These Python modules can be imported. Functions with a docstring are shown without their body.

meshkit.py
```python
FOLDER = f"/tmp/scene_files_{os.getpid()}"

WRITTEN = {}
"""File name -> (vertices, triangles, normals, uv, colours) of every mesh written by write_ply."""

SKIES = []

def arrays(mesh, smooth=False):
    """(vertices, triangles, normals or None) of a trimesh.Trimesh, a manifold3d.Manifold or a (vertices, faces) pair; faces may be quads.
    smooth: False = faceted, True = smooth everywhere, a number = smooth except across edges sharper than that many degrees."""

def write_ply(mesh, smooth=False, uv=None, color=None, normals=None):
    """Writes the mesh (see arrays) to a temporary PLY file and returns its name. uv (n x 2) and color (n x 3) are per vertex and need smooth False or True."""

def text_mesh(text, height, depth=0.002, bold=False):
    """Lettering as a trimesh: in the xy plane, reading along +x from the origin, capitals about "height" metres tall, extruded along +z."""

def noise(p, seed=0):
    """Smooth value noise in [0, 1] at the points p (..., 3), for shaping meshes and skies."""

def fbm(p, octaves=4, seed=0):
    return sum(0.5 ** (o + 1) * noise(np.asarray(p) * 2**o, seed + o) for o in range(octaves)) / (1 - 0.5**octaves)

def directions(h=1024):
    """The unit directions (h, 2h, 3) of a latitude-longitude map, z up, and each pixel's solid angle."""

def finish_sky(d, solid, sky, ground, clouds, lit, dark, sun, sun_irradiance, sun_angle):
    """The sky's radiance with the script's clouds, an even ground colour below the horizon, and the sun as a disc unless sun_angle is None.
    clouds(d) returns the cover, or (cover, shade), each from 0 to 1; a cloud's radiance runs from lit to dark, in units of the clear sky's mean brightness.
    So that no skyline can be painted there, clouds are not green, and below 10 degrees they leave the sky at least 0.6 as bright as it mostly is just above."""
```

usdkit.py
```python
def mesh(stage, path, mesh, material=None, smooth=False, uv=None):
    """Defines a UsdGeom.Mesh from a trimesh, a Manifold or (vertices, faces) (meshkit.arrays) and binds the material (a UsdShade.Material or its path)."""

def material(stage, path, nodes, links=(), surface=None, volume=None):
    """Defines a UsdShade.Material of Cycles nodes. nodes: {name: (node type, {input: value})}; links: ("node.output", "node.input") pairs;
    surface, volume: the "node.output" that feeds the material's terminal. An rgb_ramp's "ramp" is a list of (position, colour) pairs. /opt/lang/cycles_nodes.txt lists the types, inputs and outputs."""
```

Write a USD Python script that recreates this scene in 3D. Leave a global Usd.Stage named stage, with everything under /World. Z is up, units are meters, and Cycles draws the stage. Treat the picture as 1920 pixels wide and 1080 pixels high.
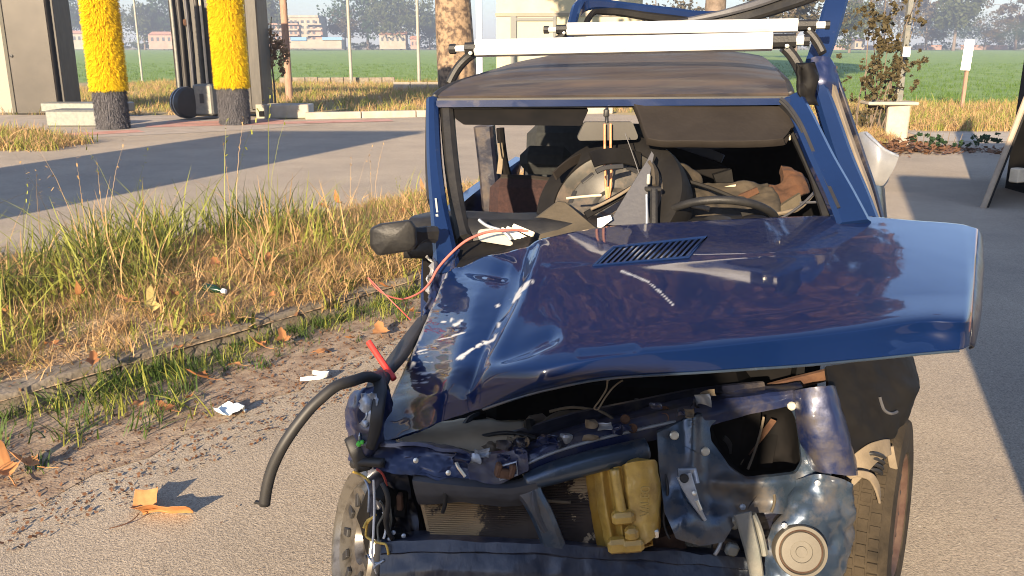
import math, random
import numpy as np, trimesh, usdkit, meshkit
from pxr import Usd, UsdGeom, UsdLux, UsdShade, Gf, Sdf, Vt
from scipy.interpolate import PchipInterpolator
from shapely.geometry import Polygon, Point, LineString

stage = Usd.Stage.CreateInMemory()
UsdGeom.SetStageUpAxis(stage, 'Z'); UsdGeom.SetStageMetersPerUnit(stage, 1.0)
UsdGeom.Xform.Define(stage, '/World'); UsdGeom.Scope.Define(stage, '/World/Looks')
T_ = Sdf.ValueTypeNames

# ---------------------------------------------------------------- camera, sky, sun, exposure
EYE, PITCH, FPX = 1.55, math.radians(15.3), 1660.0
SUN_EL, SUN_AZ = math.radians(17.0), math.atan2(-0.34, -0.94)
EXPOSURE, SUN_I, SKY_S = 1.72, 1.25, 0.102
cp, sp = math.cos(PITCH), math.sin(PITCH)
cam = UsdGeom.Camera.Define(stage, '/World/camera')
cam.AddTransformOp().Set(Gf.Matrix4d(1,0,0,0, 0,sp,cp,0, 0,-cp,sp,0, 0,0,EYE,1))
cam.CreateHorizontalApertureAttr(36.0); cam.CreateVerticalApertureAttr(20.25)
cam.CreateFocalLengthAttr(36.0*FPX/1920); cam.CreateExposureAttr(EXPOSURE)
cam.CreateClippingRangeAttr(Gf.Vec2f(0.05, 5000))
sky = UsdLux.DomeLight.Define(stage, '/World/sky')
skym = usdkit.material(stage, '/World/Looks/sky_look', {
    's': ('sky_texture', {'sky_type': 'single_scattering', 'sun_disc': False, 'sun_elevation': SUN_EL, 'sun_rotation': SUN_AZ,
                          'aerosol_density': 0.35, 'air_density': 1.0, 'ozone_density': 2.5}),
    'h': ('hsv', {'saturation': .92, 'value': 1.0, 'hue': .5, 'fac': 1.0}), 't': ('mix_color', {'blend_type': 'multiply', 'fac': 1.0, 'b': (.97,.945,1.02)}),
    'tc': ('texture_coordinate', {}), 'sx': ('separate_xyz', {}), 'mr': ('map_range', {'from_min': .0, 'from_max': .42, 'to_min': .38, 'to_max': 1.0, 'clamp': True}), 'cc': ('combine_color', {}), 'hz': ('mix_color', {'blend_type': 'multiply', 'fac': 1.0}),
    'b': ('background_shader', {'strength': SKY_S})}, [('tc.generated', 'sx.vector'), ('sx.z', 'mr.value'), ('mr.result', 'cc.r'), ('mr.result', 'cc.g'), ('mr.result', 'cc.b'), ('t.result', 'hz.a'), ('cc.color', 'hz.b'), ('s.color', 'h.color'), ('h.color', 't.a'), ('hz.result', 'b.color')], surface='b.background')
UsdShade.MaterialBindingAPI.Apply(sky.GetPrim()).Bind(skym)
sky.GetPrim().SetCustomDataByKey('kind', 'structure')
sun = UsdLux.DistantLight.Define(stage, '/World/sun')
sd = np.array([math.sin(SUN_AZ)*math.cos(SUN_EL), math.cos(SUN_AZ)*math.cos(SUN_EL), math.sin(SUN_EL)])
sx_ = np.cross([0,0,1], sd); sx_ /= np.linalg.norm(sx_); sy_ = np.cross(sd, sx_)
sun.AddTransformOp().Set(Gf.Matrix4d(*sx_,0, *sy_,0, *sd,0, 0,0,0,1))
sun.CreateIntensityAttr(SUN_I); sun.CreateAngleAttr(0.5); sun.CreateNormalizeAttr(True); sun.CreateColorAttr(Gf.Vec3f(1.0, 0.80, 0.55))

# ---------------------------------------------------------------- helpers
rng = np.random.default_rng(7)
def ray(u, v):
    cx, cy = (u-960)/FPX, (540-v)/FPX
    return np.array([cx, cp+sp*cy, -sp+cp*cy])
def P(u, v, Y):
    d = ray(u, v); return np.array([0,0,EYE]) + d*(Y/d[1])
def PZ(u, v, z):
    d = ray(u, v); return np.array([0,0,EYE]) + d*((z-EYE)/d[2])
def PP(pts): return np.array([P(*p) for p in pts])
def PPZ(pts): return np.array([PZ(*p) for p in pts])
A_ = np.array([.208,.978,0]); R_ = np.array([.978,-.208,0])      # the wreck's long axis (rearwards) and its right
def C(s, w, z): return np.array([.33,3.0,0]) + A_*s + R_*w + np.array([0,0,z])

class Node:
    def __init__(s, prim, base): s.prim, s.base, s.names = prim, np.array(base, float), {}
    path = property(lambda s: str(s.prim.GetPath()))
root = Node(stage.GetPrimAtPath('/World'), (0,0,0))
def numbered(parent, name):
    k = parent.names.get(name, -1)+1; parent.names[name] = k
    return name if k == 0 else f'{name}_{k:03d}'
def tag(prim, **kw):
    for k, v in kw.items():
        if v: prim.SetCustomDataByKey({'cat': 'category'}.get(k, k), v)
def thing(name, label=None, cat=None, base=(0,0,0), group=None, kind=None, parent=None):
    parent = parent or root
    x = UsdGeom.Xform.Define(stage, f'{parent.path}/{numbered(parent, name)}')
    x.AddTranslateOp().Set(Gf.Vec3d(*map(float, np.array(base, float)-parent.base)))
    tag(x.GetPrim(), label=label, cat=cat, group=group, kind=kind)
    return Node(x.GetPrim(), base)
def arr(m):
    if hasattr(m, 'to_mesh'):
        q = m.to_mesh(); return np.array(q.vert_properties[:, :3], float), np.array(q.tri_verts)
    if isinstance(m, (tuple, list)):
        v, f = np.asarray(m[0], float), np.asarray(m[1], int)
    else: v, f = np.array(m.vertices, float), np.array(m.faces)
    if f.shape[1] == 4: f = np.vstack([f[:, [0,1,2]], f[:, [0,2,3]]])
    return v, f
def cat(ms):
    vs, fs, n = [], [], 0
    for m in ms:
        v, f = arr(m); vs.append(v); fs.append(f+n); n += len(v)
    return np.vstack(vs), np.vstack(fs)
def part(parent, name, mesh, mat, smooth=False, label=None, kind=None, cat_=None, group=None, attr=None):
    v, f = arr(mesh)
    m = usdkit.mesh(stage, f'{parent.path}/{numbered(parent, name)}', (v-parent.base, f), mat, smooth=smooth)
    if attr is not None:
        for k, a in attr.items():
            UsdGeom.PrimvarsAPI(m).CreatePrimvar(k, T_.FloatArray, 'vertex').Set(Vt.FloatArray.FromNumpy(np.asarray(a, np.float32)))
    m.CreateDoubleSidedAttr(True)
    tag(m.GetPrim(), label=label, kind=kind, cat=cat_, group=group)
    return Node(m.GetPrim(), parent.base)
def single(name, mesh, mat, label, cat_, group=None, smooth=False, base=None):
    v, f = arr(mesh)
    b = v.mean(0)*[1,1,0]+[0,0,v[:,2].min()] if base is None else base
    m = usdkit.mesh(stage, f'/World/{numbered(root, name)}', (v-b, f), mat, smooth=smooth)
    m.AddTranslateOp().Set(Gf.Vec3d(*map(float, b)))
    tag(m.GetPrim(), label=label, cat=cat_, group=group)
    return Node(m.GetPrim(), b)
def struct(name, mesh, mat, smooth=False, kind='structure'):
    return part(root, name, mesh, mat, smooth, kind=kind)
def copy_of(src, name, label, cat_, group, loc, rot=(0,0,0), scale=1.0):
    x = UsdGeom.Xform.Define(stage, f'/World/{numbered(root, name)}')
    x.AddTranslateOp().Set(Gf.Vec3d(*map(float, loc))); x.AddRotateXYZOp().Set(Gf.Vec3f(*map(float, rot)))
    x.AddScaleOp().Set(Gf.Vec3f(*([float(scale)]*3 if np.ndim(scale) == 0 else map(float, scale))))
    p = x.GetPrim(); p.GetReferences().AddInternalReference(src); p.SetInstanceable(True)
    tag(p, label=label, cat=cat_, group=group); return p

def interp(ctrl, n, axis):
    ctrl = np.asarray(ctrl, float); k = ctrl.shape[axis]
    t = np.linspace(0, k-1, n)
    if k == 2:
        a, b = np.take(ctrl, [0], axis), np.take(ctrl, [1], axis)
        sh = [1]*ctrl.ndim; sh[axis] = n; tt = t.reshape(sh); return a*(1-tt)+b*tt
    return PchipInterpolator(np.arange(k), ctrl, axis=axis)(t)
def lin_rows(ctrl, n):
    c = np.asarray(ctrl, float); k = len(c); t = np.unique(np.concatenate([np.linspace(0, k-1, n), np.arange(k)])); i = np.minimum(t.astype(int), k-2); f = (t-i)[:,None,None]
    return c[i]*(1-f)+c[i+1]*f
def grid_faces(r, c):
    i = np.arange(r-1)[:, None]*c+np.arange(c-1)[None]
    return np.stack([i, i+1, i+c+1, i+c], -1).reshape(-1, 4)
def surf(ctrl, nr, nc, thick=.004, noise=0, nscale=8, seed=0, lin=False):
    """Sheet through a grid of 3-D control points, given a thickness."""
    g = interp(lin_rows(ctrl, nr) if lin else interp(ctrl, nr, 0), nc, 1)
    return thicken(g, thick, noise, nscale, seed)
def thicken(g, thick=.004, noise=0, nscale=8, seed=0):
    nr, nc = g.shape[:2]
    du, dv = np.gradient(g, axis=0), np.gradient(g, axis=1)
    n = np.cross(du, dv); n /= np.maximum(np.linalg.norm(n, axis=-1, keepdims=True), 1e-9)
    if noise: g = g + n*((meshkit.fbm(g*nscale, 3, seed)-.5)*2*noise)[..., None]
    back = g + n*thick
    f = grid_faces(nr, nc); N = nr*nc
    v = np.vstack([g.reshape(-1,3), back.reshape(-1,3)])
    idx = np.arange(N).reshape(nr, nc)
    loop = np.concatenate([idx[0,:-1], idx[:-1,-1], idx[-1,:0:-1], idx[:0:-1,0]])
    nx = np.roll(loop, -1)
    rim = np.stack([loop, nx, nx+N, loop+N], -1)
    return v, np.vstack([f[:, ::-1], f+N, rim])
def tube(path, r, n=8, m=None, closed=False):
    p = np.asarray(path, float)
    if m: p = interp(p, m, 0)
    r = np.broadcast_to(np.asarray(r, float), len(p)) if np.ndim(r) == 0 else np.interp(np.linspace(0,1,len(p)), np.linspace(0,1,len(r)), r)
    t = np.gradient(p, axis=0); t /= np.maximum(np.linalg.norm(t, axis=1, keepdims=True), 1e-9)
    up = np.array([0,0,1.0]) if abs(t[0,2]) < .9 else np.array([0,1.0,0])
    rings = []
    a = np.linspace(0, 2*np.pi, n, endpoint=False)
    e1 = np.cross(t[0], up); e1 /= np.linalg.norm(e1)
    for i in range(len(p)):
        e1 = e1 - t[i]*(e1@t[i]); e1 /= np.linalg.norm(e1); e2 = np.cross(t[i], e1)
        rings.append(p[i]+r[i]*(np.cos(a)[:,None]*e1+np.sin(a)[:,None]*e2))
    v = np.vstack(rings+[p[:1], p[-1:]]); k = len(p)
    f = []
    for i in range(k-1):
        for j in range(n): f.append([i*n+j, i*n+(j+1)%n, (i+1)*n+(j+1)%n, (i+1)*n+j])
    f = np.array(f); f = np.vstack([f[:, [0,1,2]], f[:, [0,2,3]]])
    j = np.arange(n); c0, c1 = k*n, k*n+1
    f = np.vstack([f, np.stack([np.full(n,c0), (j+1)%n, j], 1), np.stack([np.full(n,c1), (k-1)*n+j, (k-1)*n+(j+1)%n], 1)])
    return v, f
def strap(path, w, t, wdir, m=None):
    """Bar of rectangular section w x t along a path; wdir is the direction of the width (one, or one per point)."""
    p = np.asarray(path, float); wd = np.asarray(wdir, float)
    if wd.ndim == 1: wd = np.tile(wd, (len(p),1))
    ww = np.broadcast_to(np.asarray(w, float), len(p)).astype(float)
    if m: p, wd, ww = interp(p, m, 0), interp(wd, m, 0), interp(ww[:,None], m, 0)[:,0]
    tn = np.gradient(p, axis=0); tn /= np.linalg.norm(tn, axis=1, keepdims=True)
    wd = wd - tn*(wd*tn).sum(1, keepdims=True); wd /= np.linalg.norm(wd, axis=1, keepdims=True)
    nd = np.cross(tn, wd); h = ww[:,None]/2; c = min(t*.3, .012)
    sec = [(-h+c, t/2), (h-c, t/2), (h, t/2-c), (h, -t/2+c), (h-c, -t/2), (-h+c, -t/2), (-h, -t/2+c), (-h, t/2-c)]
    rings = np.stack([p+wd*a+nd*b for a, b in sec], 1); k = len(p); n = 8
    v = np.vstack([rings.reshape(-1,3), p[:1], p[-1:]]); f = []
    for i in range(k-1):
        for j in range(n): f.append([i*n+j, i*n+(j+1)%n, (i+1)*n+(j+1)%n, (i+1)*n+j])
    f = np.array(f); f = np.vstack([f[:, [0,1,2]], f[:, [0,2,3]]]); j = np.arange(n)
    return v, np.vstack([f, np.stack([np.full(n,k*n), (j+1)%n, j],1), np.stack([np.full(n,k*n+1), (k-1)*n+j, (k-1)*n+(j+1)%n],1)])
def box(c, size, rot=None, bev=0.0):
    s = np.array(size, float)/2; b = min(bev, s.min()*.9)
    if b > 0:
        pts = np.array([[i*(s[0]-(0 if k==0 else b)), j*(s[1]-(0 if k==1 else b)), l*(s[2]-(0 if k==2 else b))] for i in (-1,1) for j in (-1,1) for l in (-1,1) for k in range(3)])
        m = trimesh.convex.convex_hull(pts)
    else: m = trimesh.creation.box(s*2)
    v, f = arr(m)
    if rot is not None: v = v@np.asarray(rot).T
    return v+np.asarray(c, float), f
def rotz(a): c, s = math.cos(a), math.sin(a); return np.array([[c,-s,0],[s,c,0],[0,0,1.0]])
def rotx(a): c, s = math.cos(a), math.sin(a); return np.array([[1.0,0,0],[0,c,-s],[0,s,c]])
def roty(a): c, s = math.cos(a), math.sin(a); return np.array([[c,0,s],[0,1.0,0],[-s,0,c]])
def frame(z, up=(0,0,1)):
    z = np.asarray(z, float); z /= np.linalg.norm(z); x = np.cross(up, z)
    if np.linalg.norm(x) < 1e-6: x = np.array([1.0,0,0])
    x /= np.linalg.norm(x); return np.stack([x, np.cross(z, x), z], 1)
def lathe(prof, c, axis, n=32):
    """Revolve (radius, height) pairs about an axis direction through c."""
    prof = np.array(prof, float); a = np.linspace(0, 2*np.pi, n, endpoint=False); F = frame(axis)
    v = np.stack([prof[:,0,None]*np.cos(a), prof[:,0,None]*np.sin(a), np.repeat(prof[:,1,None], n, 1)], -1).reshape(-1,3)
    k = len(prof); f = []
    for i in range(k-1):
        for j in range(n): f.append([i*n+j, i*n+(j+1)%n, (i+1)*n+(j+1)%n, (i+1)*n+j])
    return v@F.T+np.asarray(c, float), np.array(f)
def plate(poly, Yf, thick=.01, holes=(), noise=0, nscale=10, seed=0, edge=14, bulge=None):
    """A panel whose outline is authored in the photograph's pixels, laid at the depth Yf(u, v), with a real thickness."""
    pg = Polygon(poly, holes)
    m = trimesh.creation.extrude_polygon(pg if pg.is_valid else pg.buffer(0), 1.0, engine='earcut')
    v, f = trimesh.remesh.subdivide_to_size(m.vertices, m.faces, edge, max_iter=12)
    q = np.array([P(a, b, (Yf(a, b) if callable(Yf) else Yf) + (bulge(a, b) if bulge else 0)) for a, b, _ in v])
    back = v[:,2] > .5
    q[back, 1] += thick
    if noise:
        d = (meshkit.fbm(np.column_stack([v[:,:2]/60*nscale/10, np.zeros(len(v))]), 3, seed)-.5)*2*noise
        q[:,1] += d; q[:,2] += d*.4
    return q, f
def quadY(pts):
    """Least-squares plane Y(u, v) through (u, v, Y) samples."""
    p = np.array(pts, float); A = np.column_stack([p[:,:2], np.ones(len(p))])
    k = np.linalg.lstsq(A, p[:,2], rcond=None)[0]
    return lambda u, v: k[0]*u+k[1]*v+k[2]

# ---------------------------------------------------------------- materials
def look(name, nodes, links, surface='p.BSDF'): return usdkit.material(stage, f'/World/Looks/{name}', nodes, links, surface=surface)
def mat(name, c1, c2=None, rough=.6, metal=0.0, scale=12.0, bump=0.0, bscale=None, coat=0.0, coat_rough=.05, spec=.5, lo=.35, hi=.65, detail=5.0, dirt=None, dirt_scale=4.0, dirt_lo=.5, dirt_hi=.7, rough2=None, world=False, stretch=None):
    n = {'tc': ('geometry', {}) if world else ('texture_coordinate', {}), 'p': ('principled_bsdf', {'roughness': rough, 'metallic': metal, 'coat_weight': coat, 'coat_roughness': coat_rough, 'specular_ior_level': spec, 'base_color': c1})}
    co = 'tc.position' if world else 'tc.object'; l = []
    if stretch is not None:
        n['mp'] = ('mapping', {'scale': stretch}); l.append((co, 'mp.vector')); co = 'mp.vector'
    src = None
    if c2 is not None:
        n['n'] = ('noise_texture', {'scale': scale, 'detail': detail, 'roughness': .6}); n['r'] = ('rgb_ramp', {'ramp': [(lo, c1), (hi, c2)]})
        l += [(co, 'n.vector'), ('n.fac', 'r.fac')]; src = 'r.color'
    if dirt is not None:
        n['dn'] = ('noise_texture', {'scale': dirt_scale, 'detail': 6.0, 'roughness': .65}); n['dr'] = ('map_range', {'from_min': dirt_lo, 'from_max': dirt_hi, 'clamp': True})
        n['dm'] = ('mix_color', {'a': c1, 'b': dirt}); l += [(co, 'dn.vector'), ('dn.fac', 'dr.value'), ('dr.result', 'dm.fac')]
        if src: l.append((src, 'dm.a'))
        src = 'dm.result'
        n['rr'] = ('map_range', {'from_min': 0.0, 'from_max': 1.0, 'to_min': rough, 'to_max': rough2 or .85}); l += [('dr.result', 'rr.value'), ('rr.result', 'p.roughness')]
        if coat:
            n['cr'] = ('map_range', {'from_min': 0.0, 'from_max': 1.0, 'to_min': coat, 'to_max': 0.0}); l += [('dr.result', 'cr.value'), ('cr.result', 'p.coat_weight')]
    if src: l.append((src, 'p.base_color'))
    if bump:
        n['bn'] = ('noise_texture', {'scale': bscale or scale*3, 'detail': 4.0}); n['b'] = ('bump', {'strength': 1.0, 'distance': bump})
        l += [(co, 'bn.vector'), ('bn.fac', 'b.height'), ('b.normal', 'p.normal')]
    return look(name, n, l)
def leafmat(name, ramp, trans=.35, rough=.6, island=True, spec=.3):
    n = {'g': ('geometry', {}), 'r': ('rgb_ramp', {'ramp': ramp}), 'p': ('principled_bsdf', {'roughness': rough, 'specular_ior_level': spec}), 't': ('translucent_bsdf', {}), 'm': ('mix_closure', {'fac': trans})}
    l = [('r.color', 'p.base_color'), ('r.color', 't.color'), ('p.BSDF', 'm.closure1'), ('t.BSDF', 'm.closure2')]
    if island: l.insert(0, ('g.random_per_island', 'r.fac'))
    else:
        n['o'] = ('object_info', {}); n['nz'] = ('noise_texture', {'scale': 40.0, 'detail': 3.0}); n['tc'] = ('texture_coordinate', {}); n['ad'] = ('mix_float', {'fac': .45})
        l += [('o.random', 'ad.a'), ('tc.object', 'nz.vector'), ('nz.fac', 'ad.b'), ('ad.result', 'r.fac')]
    return look(name, n, l, 'm.closure')

M = {}
M['paint'] = mat('blue_paint', (.004,.013,.052), (.005,.016,.062), rough=.38, metal=0.0, spec=.1, scale=3, coat=1.0, coat_rough=.04, dirt=(.2,.17,.13), dirt_scale=7, dirt_lo=.62, dirt_hi=.95)
M['paint_dirty'] = mat('dirty_blue_paint', (.007,.014,.058), (.014,.022,.07), rough=.42, metal=.3, scale=9, coat=.7, coat_rough=.12, dirt=(.065,.054,.043), dirt_scale=9, dirt_lo=.48, dirt_hi=.72, bump=.002, bscale=25)
M['paint_dark'] = mat('grimy_navy_metal', (.008,.010,.024), (.016,.018,.032), rough=.4, metal=.3, scale=10, coat=.4, coat_rough=.2, dirt=(.10,.08,.065), dirt_scale=8, dirt_lo=.5, dirt_hi=.75, bump=.003, bscale=20)
M['steel_blue'] = mat('grey_blue_metal', (.03,.047,.08), (.05,.075,.11), rough=.3, metal=.5, scale=6, coat=.5, coat_rough=.15, dirt=(.16,.13,.10), dirt_scale=7, dirt_lo=.5, dirt_hi=.75, bump=.003, bscale=12)
M['roof_paint'] = mat('weathered_roof_paint', (.02,.02,.028), (.05,.042,.036), rough=.6, metal=0.0, spec=.3, scale=4, coat=.18, coat_rough=.2, dirt=(.085,.062,.048), dirt_scale=3, dirt_lo=.35, dirt_hi=.8, stretch=(1,5,1))
M['black'] = mat('black_rubber', (.012,.012,.013), (.02,.019,.019), rough=.55, scale=15)
M['blackmatte'] = mat('black_lining', (.006,.006,.0065), (.010,.009,.009), rough=.9, spec=.08, scale=10)
M['plastic'] = mat('black_plastic', (.013,.013,.014), (.022,.021,.02), rough=.5, spec=.28, scale=20, bump=.0008, bscale=150)
M['grey_plastic'] = mat('dark_grey_plastic', (.045,.045,.052), (.062,.062,.068), rough=.55, scale=8, bump=.001, bscale=60)
M['liner'] = mat('dusty_black_liner', (.004,.0036,.004), (.009,.008,.007), rough=.7, spec=.2, scale=7, bump=.004, bscale=14)
M['dust'] = mat('dusty_plastic', (.12,.095,.065), (.19,.15,.105), rough=.85, scale=9, bump=.002, bscale=40)
M['tyre'] = mat('dusty_tyre', (.016,.013,.010), (.045,.035,.024), rough=.9, spec=.2, scale=9, bump=.003, bscale=60, lo=.3, hi=.6)
M['rim_rust'] = mat('rusty_rim', (.06,.03,.022), (.11,.07,.05), rough=.7, metal=.2, scale=10, bump=.002)
M['rim'] = mat('grey_steel_rim', (.05,.047,.041), (.085,.08,.07), rough=.5, metal=.35, scale=12, dirt=(.16,.12,.09), dirt_scale=10, dirt_lo=.5, dirt_hi=.7)
M['chrome'] = mat('worn_chrome', (.17,.155,.135), (.05,.042,.034), rough=.28, metal=.7, scale=25, lo=.45, hi=.7)
M['alu'] = mat('white_aluminium', (.62,.61,.59), (.50,.49,.47), rough=.35, metal=.1, scale=4, coat=.3)
M['bracket'] = mat('grey_green_bracket', (.13,.14,.13), (.2,.19,.165), rough=.55, metal=.3, scale=15, bump=.001, bscale=60)
M['lightmetal'] = mat('light_grey_metal', (.36,.4,.46), (.25,.26,.28), rough=.4, metal=.4, scale=14)
M['horn'] = mat('dusty_lamp_cover', (.088,.078,.062), (.125,.11,.086), rough=.6, scale=5, bump=.001, bscale=20)
M['bolt'] = mat('pale_bolt', (.7,.66,.56), rough=.3, metal=.6)
M['yellow_tank'] = mat('yellow_plastic_tank', (.40,.235,.04), (.55,.35,.08), rough=.35, scale=9, coat=.4, dirt=(.22,.12,.035), dirt_scale=11, dirt_lo=.5, dirt_hi=.75)
M['tank_text'] = mat('tank_lettering', (.40,.27,.08), rough=.5)
M['fins_dusty'] = mat('dusty_radiator_fins', (.045,.028,.018), (.06,.04,.027), rough=.7, metal=.2, scale=20, dirt=(.40,.27,.14), dirt_scale=7, dirt_lo=.47, dirt_hi=.50)
M['bumper'] = mat('streaked_bumper', (.008,.010,.022), (.045,.045,.055), rough=.4, scale=1.5, lo=.42, hi=.72, coat=.4, coat_rough=.2, stretch=(16,16,1.2), bump=.003, bscale=3)
M['fins'] = mat('radiator_fins', (.035,.022,.016), (.05,.033,.024), rough=.7, metal=.2, scale=20, dirt=(.48,.35,.21), dirt_scale=9, dirt_lo=.50, dirt_hi=.53, stretch=(1,1,1))
M['rust'] = mat('rusty_metal', (.06,.026,.014), (.12,.06,.032), rough=.8, scale=20, bump=.002)
M['beige'] = mat('beige_dusty_plastic', (.55,.46,.33), (.4,.33,.23), rough=.7, scale=8)
M['cream'] = mat('cream_plastic', (.74,.70,.56), (.65,.6,.46), rough=.6, scale=10)
M['tan'] = mat('dusty_tan_cloth', (.022,.018,.013), (.06,.046,.031), rough=.9, scale=14, bump=.002)
M['orange_foam'] = mat('orange_brown_foam', (.045,.02,.01), (.085,.036,.016), rough=.9, scale=14, bump=.004)
M['maroon'] = mat('maroon_seat_cloth', (.018,.007,.007), (.034,.014,.012), rough=.95, scale=70, bump=.001)
M['darkseat'] = mat('black_seat_cloth', (.012,.013,.014), (.02,.022,.022), rough=.95, scale=50)
M['visor'] = mat('brown_grey_visor', (.015,.012,.010), (.022,.018,.015), rough=.75, spec=.2, scale=5, bump=.001, bscale=80)
M['mirror_back'] = mat('grey_mirror_back', (.045,.042,.037), (.06,.055,.048), rough=.5, scale=6)
M['olive'] = mat('olive_brown_trim', (.05,.04,.024), (.08,.063,.04), rough=.8, scale=9, bump=.003)
M['red'] = mat('red_plastic', (.62,.035,.025), rough=.4)
M['pinkwire'] = mat('pink_wire_sleeve', (.55,.17,.13), (.42,.10,.08), rough=.6, scale=8)
M['redwire'] = mat('red_wire_sleeve', (.35,.05,.04), rough=.5)
M['yellowwire'] = mat('yellow_wire_sleeve', (.65,.42,.08), rough=.5)
M['whitewire'] = mat('white_wire_sleeve', (.75,.72,.68), rough=.5)
M['copper'] = mat('coppery_cord', (.42,.16,.07), (.55,.26,.13), rough=.7, scale=60)
M['lime'] = mat('lime_plug', (.10,.55,.06), rough=.4)
M['asphalt'] = look('asphalt', {
    'g': ('geometry', {}), 'n1': ('noise_texture', {'scale': 140.0, 'detail': 3.0, 'roughness': .7}), 'r1': ('rgb_ramp', {'ramp': [(.28,(.175,.146,.116)), (.5,(.345,.29,.225)), (.75,(.50,.43,.34))]}),
    'n2': ('noise_texture', {'scale': .9, 'detail': 6.0, 'roughness': .65}), 'r2': ('rgb_ramp', {'ramp': [(.3,(.80,.80,.81)), (.7,(1.12,1.1,1.06))]}),
    'v': ('voronoi_texture', {'scale': 24.0, 'randomness': 1.0}), 'rv': ('map_range', {'from_min': .09, 'from_max': .14, 'to_min': .45, 'to_max': 0.0, 'clamp': True}), 'wn': ('rgb_ramp', {'ramp': [(0,(.07,.06,.05)), (.6,(.10,.085,.07)), (.8,(.62,.56,.46)), (1,(.55,.42,.28))], 'interpolate': False}),
    'sc': ('separate_color', {}), 'mx': ('mix_color', {'blend_type': 'multiply', 'fac': 1.0}), 'ms': ('mix_color', {}),
    'b': ('bump', {'strength': .9, 'distance': .006}), 'p': ('principled_bsdf', {'roughness': .9, 'specular_ior_level': .25})},
    [('g.position','n1.vector'), ('g.position','n2.vector'), ('g.position','v.vector'), ('n1.fac','r1.fac'), ('n2.fac','r2.fac'), ('r1.color','mx.a'), ('r2.color','mx.b'), ('v.distance','rv.value'), ('v.color','sc.color'), ('sc.r','wn.fac'),
     ('mx.result','ms.a'), ('wn.color','ms.b'), ('rv.result','ms.fac'), ('ms.result','p.base_color'), ('n1.fac','b.height'), ('b.normal','p.normal')])
M['soil'] = mat('verge_soil', (.26,.175,.105), (.48,.355,.22), rough=.95, scale=9, bump=.02, bscale=45, world=True)
M['dirt'] = mat('gutter_dirt', (.18,.12,.08), (.34,.26,.18), rough=.95, scale=11, bump=.004, bscale=90, world=True, detail=9)
M['drygrass_ground'] = mat('dry_grass_ground', (.20,.17,.075), (.36,.27,.13), rough=.95, scale=1.6, bump=.03, bscale=12, world=True, detail=8)
M['field'] = mat('green_field', (.105,.19,.03), (.175,.255,.055), rough=.9, scale=.7, bump=.06, bscale=7, world=True, detail=9)
M['concrete'] = mat('pale_concrete', (.30,.26,.205), (.38,.335,.27), rough=.9, scale=5, bump=.003, bscale=50, world=True)
M['kerbstone'] = mat('weathered_kerb', (.13,.11,.085), (.22,.185,.145), rough=.9, scale=9, bump=.006, bscale=40, world=True, dirt=(.13,.10,.065), dirt_scale=5, dirt_lo=.5, dirt_hi=.7)
M['apron'] = mat('wash_apron', (.26,.22,.18), (.34,.29,.24), rough=.9, scale=3, world=True)
M['redpaint'] = mat('faded_red_paint', (.36,.17,.13), (.46,.26,.21), rough=.8, scale=3, world=True)
M['cream_wall'] = mat('cream_render', (.40,.35,.25), (.45,.395,.29), rough=.9, scale=1.2, world=True)
M['cream_panel'] = mat('white_door_panel', (.33,.315,.25), rough=.7)
M['grey_trim'] = mat('grey_door_trim', (.15,.15,.145), rough=.7)
M['brushed'] = mat('brushed_steel', (.04,.034,.028), (.026,.022,.018), rough=.45, metal=.3, scale=1.2, bump=.0005, bscale=20, world=True)
M['creamstrip'] = mat('cream_steel_edge', (.20,.185,.145), rough=.5)
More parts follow.
